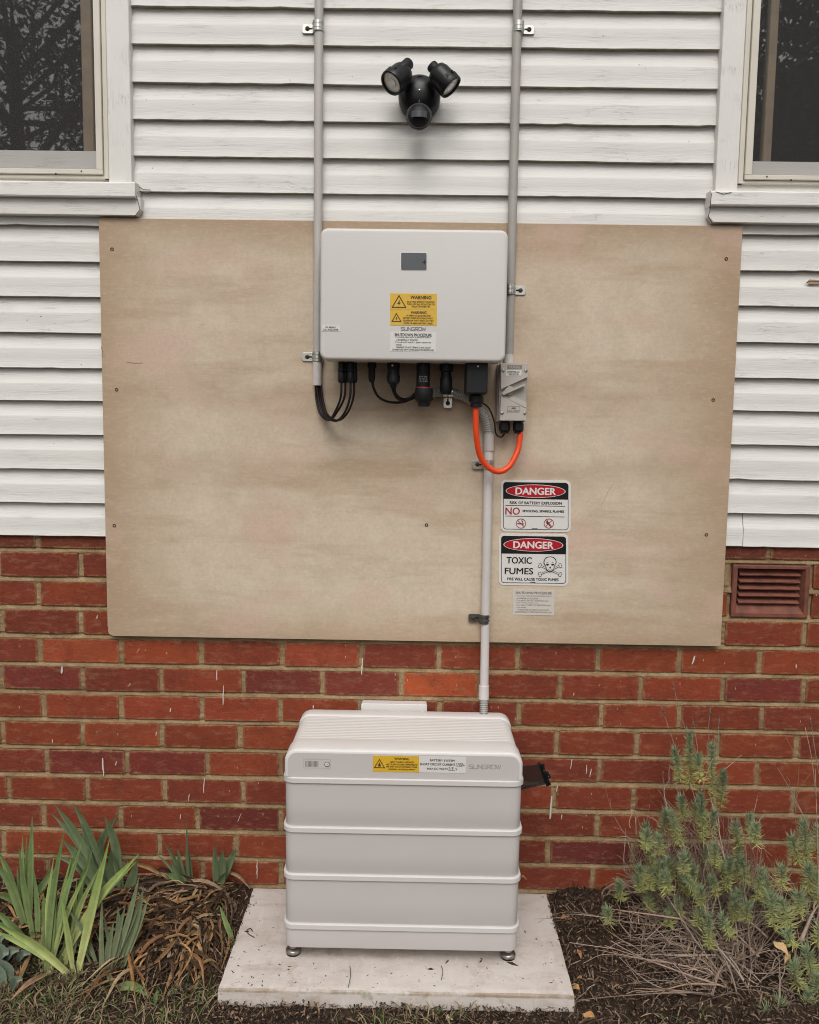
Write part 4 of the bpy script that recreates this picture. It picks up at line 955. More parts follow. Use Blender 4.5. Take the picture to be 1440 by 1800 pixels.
def build_notice():
    q = lambda X, Y: (800+X/6, 820+Y/6)
    c = [q(612, 1298), q(1050, 1306), q(1044, 1572), q(606, 1562)]; ctr = P(938, 1082, SY)
    t = thing('procedure_notice', 'small white SHUTDOWN PROCEDURE notice below the two DANGER signs', 'notice', (ctr.x, -SY, ctr.z))
    mb = MB(); mb.prism([(P(x, y, SY).x, P(x, y, SY).z) for x, y in c], SY, SY+.0012); mb.build('panel', mat('aged_white_sticker', (.56, .52, .47), .5), t)
    Yt = SY+.0017; mb = MB(); text_into(mb, 'SHUTDOWN PROCEDURE', *q(830, 1334), 63, 4.2, Yt, .01)
    for i, (s_, w_) in enumerate((('1. Turn off the MAIN SWITCH (INVERTER SUPPLY)', 63), ('or INVERTER A.C. ISOLATOR', 38), ('2. Turn off BATTERY D.C. ISOLATOR located', 57), ('at the inverter or battery unit', 37), ('3. Turn off the PV ARRAY D.C. ISOLATOR located', 61), ('at the inverter', 17), ('"WARNING" DO NOT OPEN PLUG AND SOCKET', 55), ('CONNECTORS OR PV STRING ISOLATOR UNDER LOAD', 65))):
        X = 640+w_*3 + (10 if i % 2 and i < 6 else 0) if i < 6 else 826; text_into(mb, s_, *q(X, 1368+i*23.5+(4 if i > 5 else 0)), w_, 2.4, Yt, .0)
    mb.build('lettering', M_grey, t)
build_notice()

# ------------------------------------------------------------------ slab
SLZ = (.0625, .069)      # top height at the front and at the wall
def slab_z(y): return SLZ[0]+(SLZ[1]-SLZ[0])*min(max((y+.446)/.443, 0), 1)
def build_slab():
    x0, x1, y0, y1 = .636, 1.529, -.446, -.003; mb = MB(); nx, ny = 90, 42
    vs = []; idx = {}
    def col(x, y, edge): 
        e = fbm(x*18, y*18, 2)*.0012
        return e
    for j in range(ny+1):
        for i in range(nx+1):
            x = x0+(x1-x0)*i/nx; y = y0+(y1-y0)*j/ny; z = slab_z(y)+fbm(x*6, y*6, 1)*.001
            if i in (0, nx) or j in (0, ny): z -= .0022+abs(fbm(x*30, y*30, 1))*.0028
            if j == 0: y += fbm(x*14, 0, 5)*.0018
            if i == 0: x += fbm(0, y*14, 5)*.0018
            if i == nx: x += fbm(3, y*14, 5)*.0018
            idx[i, j] = len(vs); vs.append((x, y, z))
    fs = [(idx[i, j], idx[i+1, j], idx[i+1, j+1], idx[i, j+1]) for j in range(ny) for i in range(nx)]
    rim = [(i, 0) for i in range(nx)]+[(nx, j) for j in range(ny)]+[(nx-i, ny) for i in range(nx)]+[(0, ny-j) for j in range(ny)]
    prev = [idx[r] for r in rim]
    for dz, out in ((.003, .0025), (.02, .003), (.055, .003)):
        cur = []
        for r in rim:
            x, y, z = vs[idx[r]]; ox = -out if r[0] == 0 else (out if r[0] == nx else 0); oy = -out if r[1] == 0 else (out if r[1] == ny else 0)
            cur.append(len(vs)); vs.append((x+ox, y+oy, slab_z(y)-dz+fbm(x*20, y*20, dz*40)*.0008))
        for a in range(len(rim)):
            b = (a+1) % len(rim); fs.append((prev[a], prev[b], cur[b], cur[a]))
        prev = cur
    mb.add(vs, fs); o = mb.build('concrete_slab', M_conc, smooth=35); tag(o, 'pale cast concrete slab with mud spots under the battery', 'slab')
build_slab()

# ------------------------------------------------------------------ battery
BX, BW, BYf, BZ0 = .7846, .615, .3485, Z0-.6487
def build_battery():
    t = thing('battery_unit', 'stacked light grey home battery with four pale rails on short steel feet', 'battery', (BX+BW/2, -.19, slab_z(-.19)))
    D = .31; yb = -(BYf-D)
    def zpx(py): return P(705, py, BYf).z
    def footprint(d, rc):        # rounded rectangle in x,y
        cx, cy = BX+BW/2, -(BYf-D/2); return [(x, y) for x, y in rrect(cx, cy, BW-2*d, D-2*d, rc, 6)]
    def slabs(mb, layers):
        mb.rings([[(x, y, z) for x, y in footprint(d, max(rc, .002))] for z, d, rc in layers])
    rails = [1374.3, 1461.2, 1544.3, 1631.3]; zr = [zpx(y) for y in rails]; rh = .0088
    zb = zpx(1668.5)
    # base
    mb = MB(); slabs(mb, [(zb-.002, .003, .022), (zb-.0012, .0012, .024), (zb+.001, .0006, .024), (zr[3]-rh, .0005, .024), (zr[3]-rh+.002, .001, .024)]); mb.build('base_module', M_bat, t, smooth=40)
    for i in range(3):
        z0, z1 = zr[i+1]+rh, zr[i]-rh; mb = MB(); slabs(mb, [(z0-.002, .002, .024), (z0, .0012, .024), ((z0+z1)/2, .0004, .025), (z1, .0, .025), (z1+.002, .002, .024)]); md = mb.build('battery_module', M_bat, t, smooth=40)
    for i, z in enumerate(zr):
        mb = MB(); slabs(mb, [(z-rh, .001, .024), (z-rh+.0008, -.0032, .028), (z-rh+.003, -.0052, .03), (z+rh-.003, -.0050, .029), (z+rh-.0008, -.0032, .027), (z+rh, .0008, .024)]); mb.build('rail', M_rail, t, smooth=35)
    # lid: rounded box whose top is stepped from front to back
    z0 = zr[0]+rh; z1 = Z0-.6487+.53934
    def sec(y, ins, zt, r):
        x0, x1 = BX+ins, BX+BW-ins; out = [(x0, y, z0), (x0, y, zt-r)]
        for k in range(1, 8):
            a = math.radians(180-90*k/8); out.append((x0+r+r*math.cos(a), y, zt-r+r*math.sin(a)))
        out.append((x0+r, y, zt)); out.append((x1-r, y, zt))
        for k in range(1, 8):
            a = math.radians(90-90*k/8); out.append((x1-r+r*math.cos(a), y, zt-r+r*math.sin(a)))
        out += [(x1, y, zt-r), (x1, y, z0)]
        return out
    yf = -BYf; rings = []
    for dy, ins, dz in ((0, .008, -.008), (.0006, .005, -.005), (.002, .0028, -.0028), (.0045, .001, -.001), (.009, 0, 0), (.070, 0, 0), (.0745, .0008, -.0008), (.078, .0042, -.0042)):
        rings.append(sec(yf+dy, ins, z1+dz, .034-ins))
    y_a, y_b = yf+.078, yb-.052
    n = 15
    for i in range(n):
        ya = y_a+(y_b-y_a)*i/n; w_ = (y_b-y_a)/n
        rings += [sec(ya+w_*.10, .0042, z1-.0042, .0295), sec(ya+w_*.2, .0038, z1-.0036, .030), sec(ya+w_*.85, .0038, z1-.0036, .030), sec(ya+w_*.95, .0042, z1-.0042, .0295)]
    for dy, ins, dz in ((.052, .0042, -.0042), (.048, .0008, -.0008), (.043, 0, 0), (.008, 0, 0), (.003, .002, -.002), (0, .007, -.007)):
        rings.append(sec(yb-dy, ins, z1+dz, .034-ins))
    mb = MB(); mb.rings(rings); lid = mb.build('lid', M_batl, t, smooth=38)
    # flat grey front panel of the lid
    def fr(d, r): 
        x0, x1 = BX+d, BX+BW-d; za, zt = z0+.0005, z1-d; out = [(x0, za)]
        for k in range(0, 7):
            a = math.radians(180-90*k/6); out.append((x0+r+r*math.cos(a), zt-r+r*math.sin(a)))
        for k in range(0, 7):
            a = math.radians(90-90*k/6); out.append((x1-r+r*math.cos(a), zt-r+r*math.sin(a)))
        return out+[(x1, za)]
    mb = MB(); mb.prism(fr(.009, .026), BYf-.003, BYf+.0008); mb.build('front_panel', M_bat, lid)
    Yp = BYf+.0008
    mb = MB(); pts = [(P(x, y, Yp).x, P(x, y, Yp).z) for x, y in rr_px(533, 1334.5, 581.5, 1350.5, 2, .012)]; pts2 = [(P(x, y, Yp).x, P(x, y, Yp).z) for x, y in rr_px(533.7, 1335.2, 580.8, 1349.8, 1.6, .012)]
    mb.add([(x, -(Yp+.0004), z) for x, z in pts+pts2], [(i, (i+1) % len(pts), len(pts)+(i+1) % len(pts), len(pts)+i) for i in range(len(pts))]); mb.build('indicator_outline', mat('faint_grey_line', (.40, .385, .37), .5), lid)
    for i in range(11):
        m_ = MB(); x = 537.6+i*2.15; y = 1342.6+i*.026; a, b = P(x-.42, y-5.0, Yp), P(x+.42, y+5.0, Yp); m_.box(a.x, b.x, -(Yp+.0006), -(Yp-.001), b.z, a.z); m_.build('indicator_bar', M_grey, lid)
    c = P(575, 1343.6, Yp); mb = MB(); f = Matrix.Translation(c)@Matrix.Rotation(math.radians(90), 4, 'X')
    mb.lathe([(.0068, -.001), (.0068, .0010), (.0056, .0010), (.0054, -.0004)], 24, M=f); bt = mb.build('button_ring', M_grey, lid, smooth=30)
    mb = MB(); mb.lathe([(.0050, -.001), (.0050, .0014), (.0044, .0019), (0, .0019)], 24, M=f); mb.build('button', M_batl, bt, smooth=30)
    mb = MB(); text_into(mb, '+', 575.3, 1343.4, 2.6, 2.6, Yp+.0025); mb.build('button_mark', M_ink, bt)
    # stickers on the lid
    q = lambda X, Y: (640+X/5.54, 1310+Y/5.54)
    def stick(c, m, label):
        mb = MB(); mb.prism([(P(*q(*p), Yp).x, P(*q(*p), Yp).z) for p in c], Yp-.0003, Yp+.0008); o = mb.build('sticker', m, t); o['label'] = label; return o
    Yt = Yp+.0013
    a = stick([(88, 100), (537, 108), (534, 264), (86, 256)], M_yel, 'yellow ARC FLASH HAZARD sticker')
    mb = MB(); line_into(mb, [q(152, 140), q(101, 217), q(200, 221)], 1.3, Yt, closed=True)
    poly_into(mb, [q(138, 206), q(140, 185), q(152, 165), q(156, 185), q(163, 190), q(162, 208)], Yt); mb.build('hazard_symbol', M_brn, a)
    mb = MB(); text_into(mb, 'WARNING', *q(368, 133), 26, 4, Yt, .03)
    for i, (s_, w_) in enumerate((('ARC FLASH HAZARD', 42), ('ARC FLASH HAZARD APPROPRIATE', 55), ('PPE AND TOOLS REQUIRED WHILE', 54), ('WORKING ON THIS EQUIPMENT', 48))): text_into(mb, s_, *q(368, 165+i*24), w_, 2.9, Yt, .025)
    mb.build('lettering', M_brn, a)
    b = stick([(538, 108), (992, 118), (990, 272), (535, 264)], M_white, 'white BATTERY SYSTEM ratings sticker')
    mb = MB(); text_into(mb, 'BATTERY SYSTEM', *q(762, 149), 43, 3.6, Yt, .02); text_into(mb, 'SHORT CIRCUIT CURRENT', *q(718, 187), 62, 3.8, Yt, .02)
    text_into(mb, 'MAX DC VOLTS', *q(716, 230), 36, 3.6, Yt, .02); text_into(mb, 'V', *q(899, 234), 3, 3.6, Yt, .02); text_into(mb, 'A', *q(973, 195), 2.8, 3.4, Yt, .02)
    text_into(mb, '1700', *q(928, 188), 12.5, 5.2, Yt, .0, shear=.3); text_into(mb, '219', *q(846, 228), 9, 6, Yt, 0, shear=.2); line_into(mb, [q(822, 244), q(886, 247)], .5, Yt); line_into(mb, [q(900, 205), q(962, 207)], .5, Yt)
    mb.build('lettering', M_ink, b)
    mb = MB(); logo_into(mb, 825, 880.5, 1344.4, 1351.2, .75, Yp+.0005); mb.build('logo', M_lgrey, t)
    # feet
    for fx in (516, 893):
        for Yq in (.304, .08):
            p = P(fx, 1676, .304); x = p.x+(.0 if fx < 700 else 0); y = -Yq; zb_ = slab_z(y)+.0005
            Mx = Matrix.Translation((x, y, zb_)); mb = MB()
            mb.lathe([(.019, 0), (.0195, .002), (.0195, .004), (.0205, .005)], 24, M=Mx); ft = mb.build('foot', M_black, t, smooth=40)
            mb = MB(); mb.lathe([(.0200, .0045), (.0208, .0075), (.0205, .0115), (.0180, .0148), (.0125, .0165), (.0105, .0172), (.0100, zb-zb_+.003)], 24, M=Mx); mb.build('levelling_pad', M_steel, ft, smooth=40)
            mb = MB(); mb.lathe([(.0135, .0200), (.0135, .0290)], 6, M=Mx); mb.build('nut', M_steel, ft)
    # open smoked cover on the right side
    Yc = .24
    A = [P(910, 1349, Yc), P(948, 1345, Yc), P(958.5, 1377.5, Yc), P(912, 1388, Yc)]
    mb = MB(); n = Vector((.0, .004, .001)); mb.rings([[tuple(p) for p in A], [tuple(p+n) for p in A]]); cv = mb.build('switch_cover', M_smoke, t); cv['label'] = 'open smoked plastic switch cover'
    mb = MB(); mb.tube([P(912, 1385, Yc+.002), P(957, 1374.5, Yc+.002)], .0016, 8); mb.tube([P(912, 1389, Yc+.002), P(960, 1378, Yc+.002)], .0014, 8); mb.build('cover_edge', M_blackg, cv)
    mb = MB(); A = [P(946.5, 1344, Yc+.002), P(951, 1344, Yc+.002), P(968.5, 1380, Yc+.002), P(960.5, 1383, Yc+.002)]
    mb.rings([[tuple(p) for p in A], [tuple(p+Vector((0, .016, 0))) for p in A]]); lt = mb.build('latch', M_black, t)
    mb = MB(); mb.tube([P(954, 1343.5, Yc+.006), P(954.5, 1349, Yc+.006)], .0052, 10, rr=[.0056, .0045]); mb.tube([P(954.5, 1349, Yc+.006), P(962, 1372, Yc+.006)], .0042, 10); mb.tube([P(960.5, 1358, Yc+.007), P(965.5, 1367, Yc+.007)], .0058, 10); mb.tube([P(959.5, 1365, Yc+.006), P(967, 1379, Yc+.006)], .0036, 10)
    mb.build('catch', M_blackg, lt)
    for px, py in ((956.3, 1355), (964.2, 1364.8)):
        mb = MB(); mb.lathe([(.0012, 0), (.0012, .0008), (0, .0012)], 8, M=Matrix.Translation(P(px, py, Yc+.013))@Matrix.Rotation(math.radians(90), 4, 'X')); mb.build('screw', M_zinc, lt)
    mb = MB(); a, b = P(635, 1236.5, .030), P(751, 1238, .030)
    mb.prism([(x, z) for x, z in rrect((a.x+b.x)/2, a.z-.042, b.x-a.x, .084, .006, 4)], .0006, .030, .0015); mb.build('wall_plate', M_batl, t)
build_battery()

# ------------------------------------------------------------------ ground litter, dry leaves, grass
def litter():
    mb = MB(); rnd = random.Random(3)
    pal = [(.09, .06, .04), (.16, .105, .07), (.035, .024, .017), (.22, .15, .10), (.018, .013, .01), (.11, .078, .056), (.055, .038, .028), (.30, .21, .145)]
    for _ in range(60000):
        x = rnd.uniform(-.5, 2.75); y = -rnd.random()**.9*.80+.0
        if .637 < x < 1.528 and y > -.446: continue
        if y > -.006: continue
        L = rnd.choice((rnd.uniform(.003, .009), rnd.uniform(.005, .018), rnd.uniform(.012, .034))); w_ = rnd.uniform(.001, .0046)*(1 if L > .009 else 1.4)
        if x < .62 and rnd.random() < .4: continue
        a = rnd.uniform(0, 6.28); tl = rnd.gauss(0, .5); z = gz(x, y)+fbm(x*9, y*9, 0)*.007+fbm(x*40, y*40, 3)*.0035+rnd.uniform(-.002, .012)
        d = Vector((math.cos(a)*math.cos(tl), math.sin(a)*math.cos(tl), math.sin(tl))); s_ = Vector((-math.sin(a), math.cos(a), rnd.uniform(-.6, .6)))
        c = rnd.choice(pal); q = rnd.uniform(.7, 1.3)
        if rnd.random() < .012: c = (.33, .22, .13)
        mb.col = (c[0]*q, c[1]*q, c[2]*q); o = Vector((x, y, z)); m_ = o+Vector((0, 0, rnd.uniform(0, .003)))
        mb.add([o-d*L/2-s_*w_*.3, o-d*L/2+s_*w_*.3, m_+s_*w_/2, m_-s_*w_/2, o+d*L/2+s_*w_*.2, o+d*L/2-s_*w_*.2], [(0, 1, 2, 3), (3, 2, 4, 5)])
    o = mb.build('bark_mulch', M_mulch, stuff=True)
litter()
def ribbon(mb, pts, w_, col0, col1, fold=.25, twist=0.0, seg=10, tipw=.08, basew=.7, face=None):
    pts = spline(pts, max(2, seg//(len(pts)-1))); n = len(pts); vs = []; cs = []
    for i, p in enumerate(pts):
        t = i/(n-1); d = (pts[min(i+1, n-1)]-pts[max(i-1, 0)]).normalized()
        vw = face if face else Vector((0, -1, .35)); sd = d.cross(vw)
        if sd.length < 1e-4: sd = Vector((1, 0, 0))
        sd.normalize(); nm = sd.cross(d).normalized()
        a = twist*t; sd2 = sd*math.cos(a)+nm*math.sin(a); nm2 = nm*math.cos(a)-sd*math.sin(a)
        prof = (basew+(1-basew)*min(t/.35, 1))*(1 if t < .45 else max(tipw, (1-((t-.45)/.55)**1.8)))
        h = w_/2*prof; vs += [p-sd2*h, p-sd2*h*.5-nm2*h*fold*.8, p-nm2*h*fold, p+sd2*h*.5-nm2*h*fold*.55, p+sd2*h]
        c = tuple(col0[k]*(1-t)+col1[k]*t for k in range(3)); cs += [tuple(v*m_ for v in c) for m_ in (1.12, .88, .72, 1.0, .86)]  # blade stripes, with form shading in the colour: one edge lighter, fold darker
    fs = []
    for i in range(n-1): fs += [(i*5+j, i*5+j+1, i*5+j+6, i*5+j+5) for j in range(4)]
    mb.add(vs, fs, cols=cs)
def dead_mat():
    mb = MB(); rnd = random.Random(11)
    pal = [(.42, .24, .11), (.30, .15, .07), (.10, .06, .035), (.50, .35, .20), (.05, .032, .022), (.34, .23, .15), (.07, .042, .027), (.46, .26, .11), (.04, .028, .02), (.14, .085, .05)]
    crowns = [(P(338, 1562, .07), 1.0), (P(384, 1555, .06), .9), (P(390, 1575, .10), .8), (P(395, 1620, .18), .6), (P(350, 1630, .2), .7), (P(250, 1560, .12), .6), (P(290, 1640, .2), .6), (P(270, 1690, .27), .5), (P(340, 1680, .27), .6)]
    for _ in range(1150):
        cr, k = rnd.choice(crowns)
        if rnd.random() < .62:
            a = rnd.uniform(math.pi*.93, math.pi*2.07); L = rnd.uniform(.08, .30)*k+.03
            x, y = cr.x+rnd.uniform(-.05, .05), cr.y+rnd.uniform(-.05, .03)
        else:
            a = rnd.uniform(0, 6.28); L = rnd.uniform(.05, .16); x, y = rnd.uniform(-.35, .60), -rnd.uniform(.03, .42)
        ex, ey = x+math.cos(a)*L, y+math.sin(a)*L*.9
        if ex > .625 or ey > -.012: continue
        if x > .6: continue
        mx, my = (x+ex)/2+rnd.uniform(-.03, .03), (y+ey)/2+rnd.uniform(-.02, .02)
        h0 = rnd.uniform(.0, .028); h1 = rnd.uniform(.004, .045); h2 = rnd.uniform(.0, .014)
        c = rnd.choice(pal); q = rnd.uniform(.6, 1.15); c = tuple(v*q for v in c); q2_ = rnd.uniform(.6, 1.35); c2 = tuple(v*q2_ for v in c)
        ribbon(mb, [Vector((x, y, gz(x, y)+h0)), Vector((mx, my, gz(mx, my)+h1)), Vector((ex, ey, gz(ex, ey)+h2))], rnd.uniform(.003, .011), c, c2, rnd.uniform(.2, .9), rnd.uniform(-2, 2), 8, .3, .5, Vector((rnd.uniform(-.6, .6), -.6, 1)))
    mb.build('dry_leaf_mat', M_dead, stuff=True)
dead_mat()
def grass():
    mb = MB(); rnd = random.Random(5)
    for _ in range(17000):
        x = rnd.uniform(-.4, 2.2); y = -rnd.uniform(.33, .80)
        d = noise.noise(Vector((x*3.2, y*5, 7)))+(.35 if x < .62 else -.28)-(0 if y < -.40 else (.3 if x < .5 else 9))
        if rnd.random() > .24+d: continue
        if .62 < x < 1.54 and y > -.455: continue
        L = rnd.uniform(.015, .055); a = rnd.uniform(0, 6.28); b = rnd.uniform(.4, 1.45)
        o = Vector((x, y, gz(x, y))); t = o+Vector((math.cos(a)*math.sin(b), math.sin(a)*math.sin(b), math.cos(b)*.8))*L; m_ = o.lerp(t, .5)+Vector((0, 0, L*.15))
        if rnd.random() < .30: c = (rnd.uniform(.07, .13), rnd.uniform(.13, .19), rnd.uniform(.03, .05))
        else: q5 = rnd.uniform(.35, 1.25); c = (.34*q5, .265*q5, .15*q5)
        ribbon(mb, [o, m_, t], rnd.uniform(.0012, .0032), c, c, .3, 0, 4, .1, .9)
    mb.build('grass', M_leaf, stuff=True)
grass()
# ------------------------------------------------------------------ iris plants
def GP(px, py):      # point on the bed surface behind a pixel
    z = .03
    for _ in range(8): p = G(px, py, z); z = gz(p.x, min(p.y, -.01))
    if p.y > -.02: p = P(px, py, .02)
    return p
q1 = lambda X, Y: (X/3, 1380+Y/3)
GREENS = {'bright': ((.56, .58, .24), (.22, .33, .085)), 'mid': ((.29, .35, .14), (.135, .22, .075)), 'blue': ((.18, .22, .11), (.10, .145, .072)), 'pale': ((.23, .26, .14), (.165, .205, .11))}
def iris(label, leaves, kind, base, lift=0.0, group='iris clumps along the brick wall'):
    bp = GP(*q1(*base)); t = thing('iris_plant', label, 'plant', (bp.x, bp.y, gz(bp.x, bp.y)), group)
    c0, c1 = GREENS[kind]
    if len(leaves) > 5:
        ex = []
        for lf in leaves:
            if lf[2] < 60 and random.random() < .8:
                l2 = list(lf); jx = random.uniform(-55, 45); jy = random.uniform(20, 160); l2[0] = (lf[0][0]+random.uniform(-22, 22), lf[0][1]+random.uniform(-12, 4)); l2[1] = (lf[1][0]+jx, lf[1][1]+jy*min(1, (lf[0][1]-lf[1][1])/350+.1)); l2[2] = lf[2]*random.uniform(.55, .9)
                if len(l2) > 3: l2[3] = -.035
                if len(l2) > 5: l2[5] = (lf[5][0]+jx*.5, lf[5][1]+jy*.4)
                if len(l2) > 4: l2[4] = None
                ex.append(tuple(l2))
        leaves = leaves+ex
    for lf in leaves:
        (bx, by), (tx, ty), w_ = lf[:3]; dy = lf[3] if len(lf) > 3 else random.uniform(-.02, .03); kd = lf[4] if len(lf) > 4 else None
        a, b_ = GREENS[kd] if kd else (c0, c1)
        b = GP(*q1(bx, by)); b.z -= .008
        if lift: b = P(*q1(bx, by), lift)
        Yt = max(-b.y+dy, .03); tp = P(*q1(tx, ty), Yt); sc = px_scale(*q1((bx+tx)/2, (by+ty)/2), Yt)[0]/3
        mid = b.lerp(tp, .5)+Vector((random.uniform(-.006, .006), random.uniform(-.012, .004), random.uniform(.0, .012)))
        if len(lf) > 5: mid = P(*q1(*lf[5]), (-b.y+Yt)/2)
        qv = random.uniform(.82, 1.15); a = tuple(v*qv for v in a); b_ = tuple(v*qv for v in b_)
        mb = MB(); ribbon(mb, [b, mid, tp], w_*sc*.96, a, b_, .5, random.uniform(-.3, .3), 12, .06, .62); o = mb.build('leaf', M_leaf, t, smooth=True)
iris('large bright green iris clump at the left with long crossing blades', [
    ((300, 950), (735, 362), 46, .0, None, (520, 600)), ((402, 1000), (578, 285), 48, -.02, None, (480, 680)), ((385, 1005), (-40, 720), 50, .05, None, (190, 850)), ((390, 990), (325, 590), 34, .0),
    ((240, 1000), (337, 245), 38, -.03, 'mid', (275, 600)), ((262, 1000), (437, 285), 38, -.04, 'mid', (330, 640)), ((270, 985), (400, 325), 38, -.05, 'mid', (320, 660)), ((232, 970), (262, 560), 34, -.02, 'mid'),
    ((320, 960), (492, 325), 42, -.07, 'mid', (400, 620)), ((372, 960), (445, 430), 32, -.04, 'mid'), ((255, 990), (300, 520), 34, -.02, 'mid')], 'bright', (330, 1000))
iris('dark green iris clump at the far left edge of the photo', [
    ((200, 830), (180, 450), 30, -.03, None), ((182, 830), (100, 335), 34, -.02, None, (135, 590)), ((160, 700), (170, 165), 32, -.06), ((150, 680), (140, 275), 30, -.05), ((150, 790), (-30, 400), 46, .0, None, (60, 540)),
    ((130, 720), (-10, 345), 42, -.01, None, (50, 480)), ((160, 830), (-40, 640), 46, .03), ((120, 660), (-40, 575), 42, .04, None, (60, 600)), ((215, 820), (230, 570), 26, -.02), ((135, 640), (300, 430), 40, -.05), ((165, 650), (105, 345), 34, -.06)], 'mid', (165, 830))
iris('tall blue green iris clump against the bricks behind the bright one', [
    ((590, 600), (290, 105), 42, .0, None, (420, 290)), ((610, 590), (385, 95), 40, -.01, None, (470, 260)), ((640, 590), (553, 163), 50, .0, None, (610, 330)), ((480, 560), (627, 145), 34, .0, None, (540, 300)), ((650, 600), (725, 395), 58, .0),
    ((560, 600), (430, 200), 44, -.01), ((580, 600), (330, 290), 44, .0, None, (430, 400)), ((600, 610), (465, 370), 66, .0), ((620, 600), (585, 340), 66, .0), ((560, 600), (520, 250), 40, .0), ((540, 590), (400, 420), 50, .02)], 'blue', (600, 600))
iris('grey green iris clump in front beside the dry leaves', [
    ((545, 985), (540, 575), 25, -.03), ((590, 970), (735, 478), 32, -.03, None, (680, 700)), ((625, 960), (758, 535), 44, -.03, None, (710, 740)), ((520, 960), (345, 635), 24, .0, None, (450, 790)), ((515, 950), (425, 735), 22, .0), ((600, 975), (622, 640), 36, -.02),
    ((570, 985), (662, 635), 34, -.02), ((610, 960), (545, 665), 24, -.01), ((560, 985), (600, 720), 34, -.02), ((630, 960), (690, 700), 34, -.02)], 'pale', (570, 985))
iris('small iris with one broad leaf against the bricks left of the slab', [
    ((1010, 560), (872, 468), 50, .02, 'mid', (950, 500)), ((1005, 545), (985, 168), 15, -.0, None), ((990, 545), (938, 335), 34, .0), ((950, 560), (866, 300), 24, .0, None, (930, 420)), ((1010, 535), (983, 300), 34, .0), ((980, 560), (900, 395), 30, .01)], 'blue', (985, 560))
iris('smallest iris with three dark leaves nearest the slab back corner', [
    ((1140, 548), (1132, 312), 36, .0), ((1160, 535), (1243, 335), 40, .0, None, (1215, 400)), ((1150, 545), (1175, 345), 60, .0), ((1130, 550), (1190, 460), 40, .01)], 'blue', (1145, 548))
iris('single narrow green blade beside the left edge of the slab', [((1232, 815), (1158, 635), 30, -.02), ((1235, 820), (1225, 760), 18, .0)], 'mid', (1232, 815))
iris('low green shoot lying in the grass below the dry leaves', [((600, 1060), (805, 1125), 46, .03, None, (700, 1060)), ((595, 1010), (648, 1175), 34, .04, None, (600, 1090)), ((800, 1150), (825, 1085), 24, .0), ((815, 1165), (875, 1195), 22, .02), ((600, 1050), (560, 1000), 30, 0, 'pale')], 'mid', (600, 1060))
def broad():
    bp = GP(*q1(-20, 1010)); t = thing('broad_leaf_plant', 'grey green plant with broad rounded leaves at the bottom left corner', 'plant', (bp.x, bp.y, gz(bp.x, bp.y)))
    for (b, tp, w_) in (((-40, 1000), (95, 1025), 90), ((-30, 960), (45, 880), 90), ((-40, 1030), (30, 1065), 100), ((20, 960), (100, 870), 50), ((60, 1110), (118, 1025), 40), ((-20, 930), (15, 800), 60), ((90, 960), (160, 890), 40)):
        p0 = GP(*q1(*b)); p0.z += .01; p1 = P(*q1(*tp), -p0.y+.02); sc = px_scale(*q1(*tp), .3)[0]/3
        mb = MB(); ribbon(mb, [p0, p0.lerp(p1, .5)+Vector((0, -.01, .02)), p1], w_*sc, (.16, .20, .15), (.20, .25, .18), .35, 0, 12, .35, .4); mb.build('leaf', M_leaf, t, smooth=True)
broad()
# single dry leaves that stand out
DL = [((668, 890), (716, 1175), 24, (.42, .21, .08), 'long upright tan dry blade below the grey green iris'), ((240, 1040), (50, 1180), 26, (.42, .26, .15), 'tan dry blade slanting to the bottom left below the bright iris'),
      ((180, 905), (88, 1110), 26, (.36, .22, .11), 'brown dry blade at the left below the bright iris'), ((698, 448), (890, 540), 26, (.38, .22, .10), 'orange brown dry blade lying against the bricks by the tall iris'),
      ((775, 700), (700, 912), 24, (.40, .25, .13), 'tan folded dry blade in the middle of the dry leaf mat'), ((1190, 490), (1320, 580), 20, (.38, .26, .16), 'pale dry blade arching over the slab back left corner'),
      ((305, 752), (222, 815), 24, (.26, .10, .05), 'short rusty dry leaf tip between the bright iris blades'), ((675, 565), (625, 650), 24, (.42, .20, .07), 'short orange dry blade at the foot of the tall blue green iris'),
      ((910, 600), (860, 680), 22, (.30, .16, .08), 'curled brown dry blade left of the small broad leaf iris')]
for (a, b, w_, c, lab) in DL:
    p0 = GP(*q1(*a)); p1 = GP(*q1(*b)); p0.z += .022; p1.z += .02; sc = px_scale(*q1(*b), .3)[0]/3
    mb = MB(); ribbon(mb, [p0, p0.lerp(p1, .5)+Vector((.004, -.008, .016)), p1], w_*sc, c, tuple(v*.8 for v in c), .5, random.uniform(-.8, .8), 10, .35, .6)
    tag(mb.build('dry_leaf', M_dead, smooth=True), lab, 'dry leaf', 'dry iris blades on the bed')

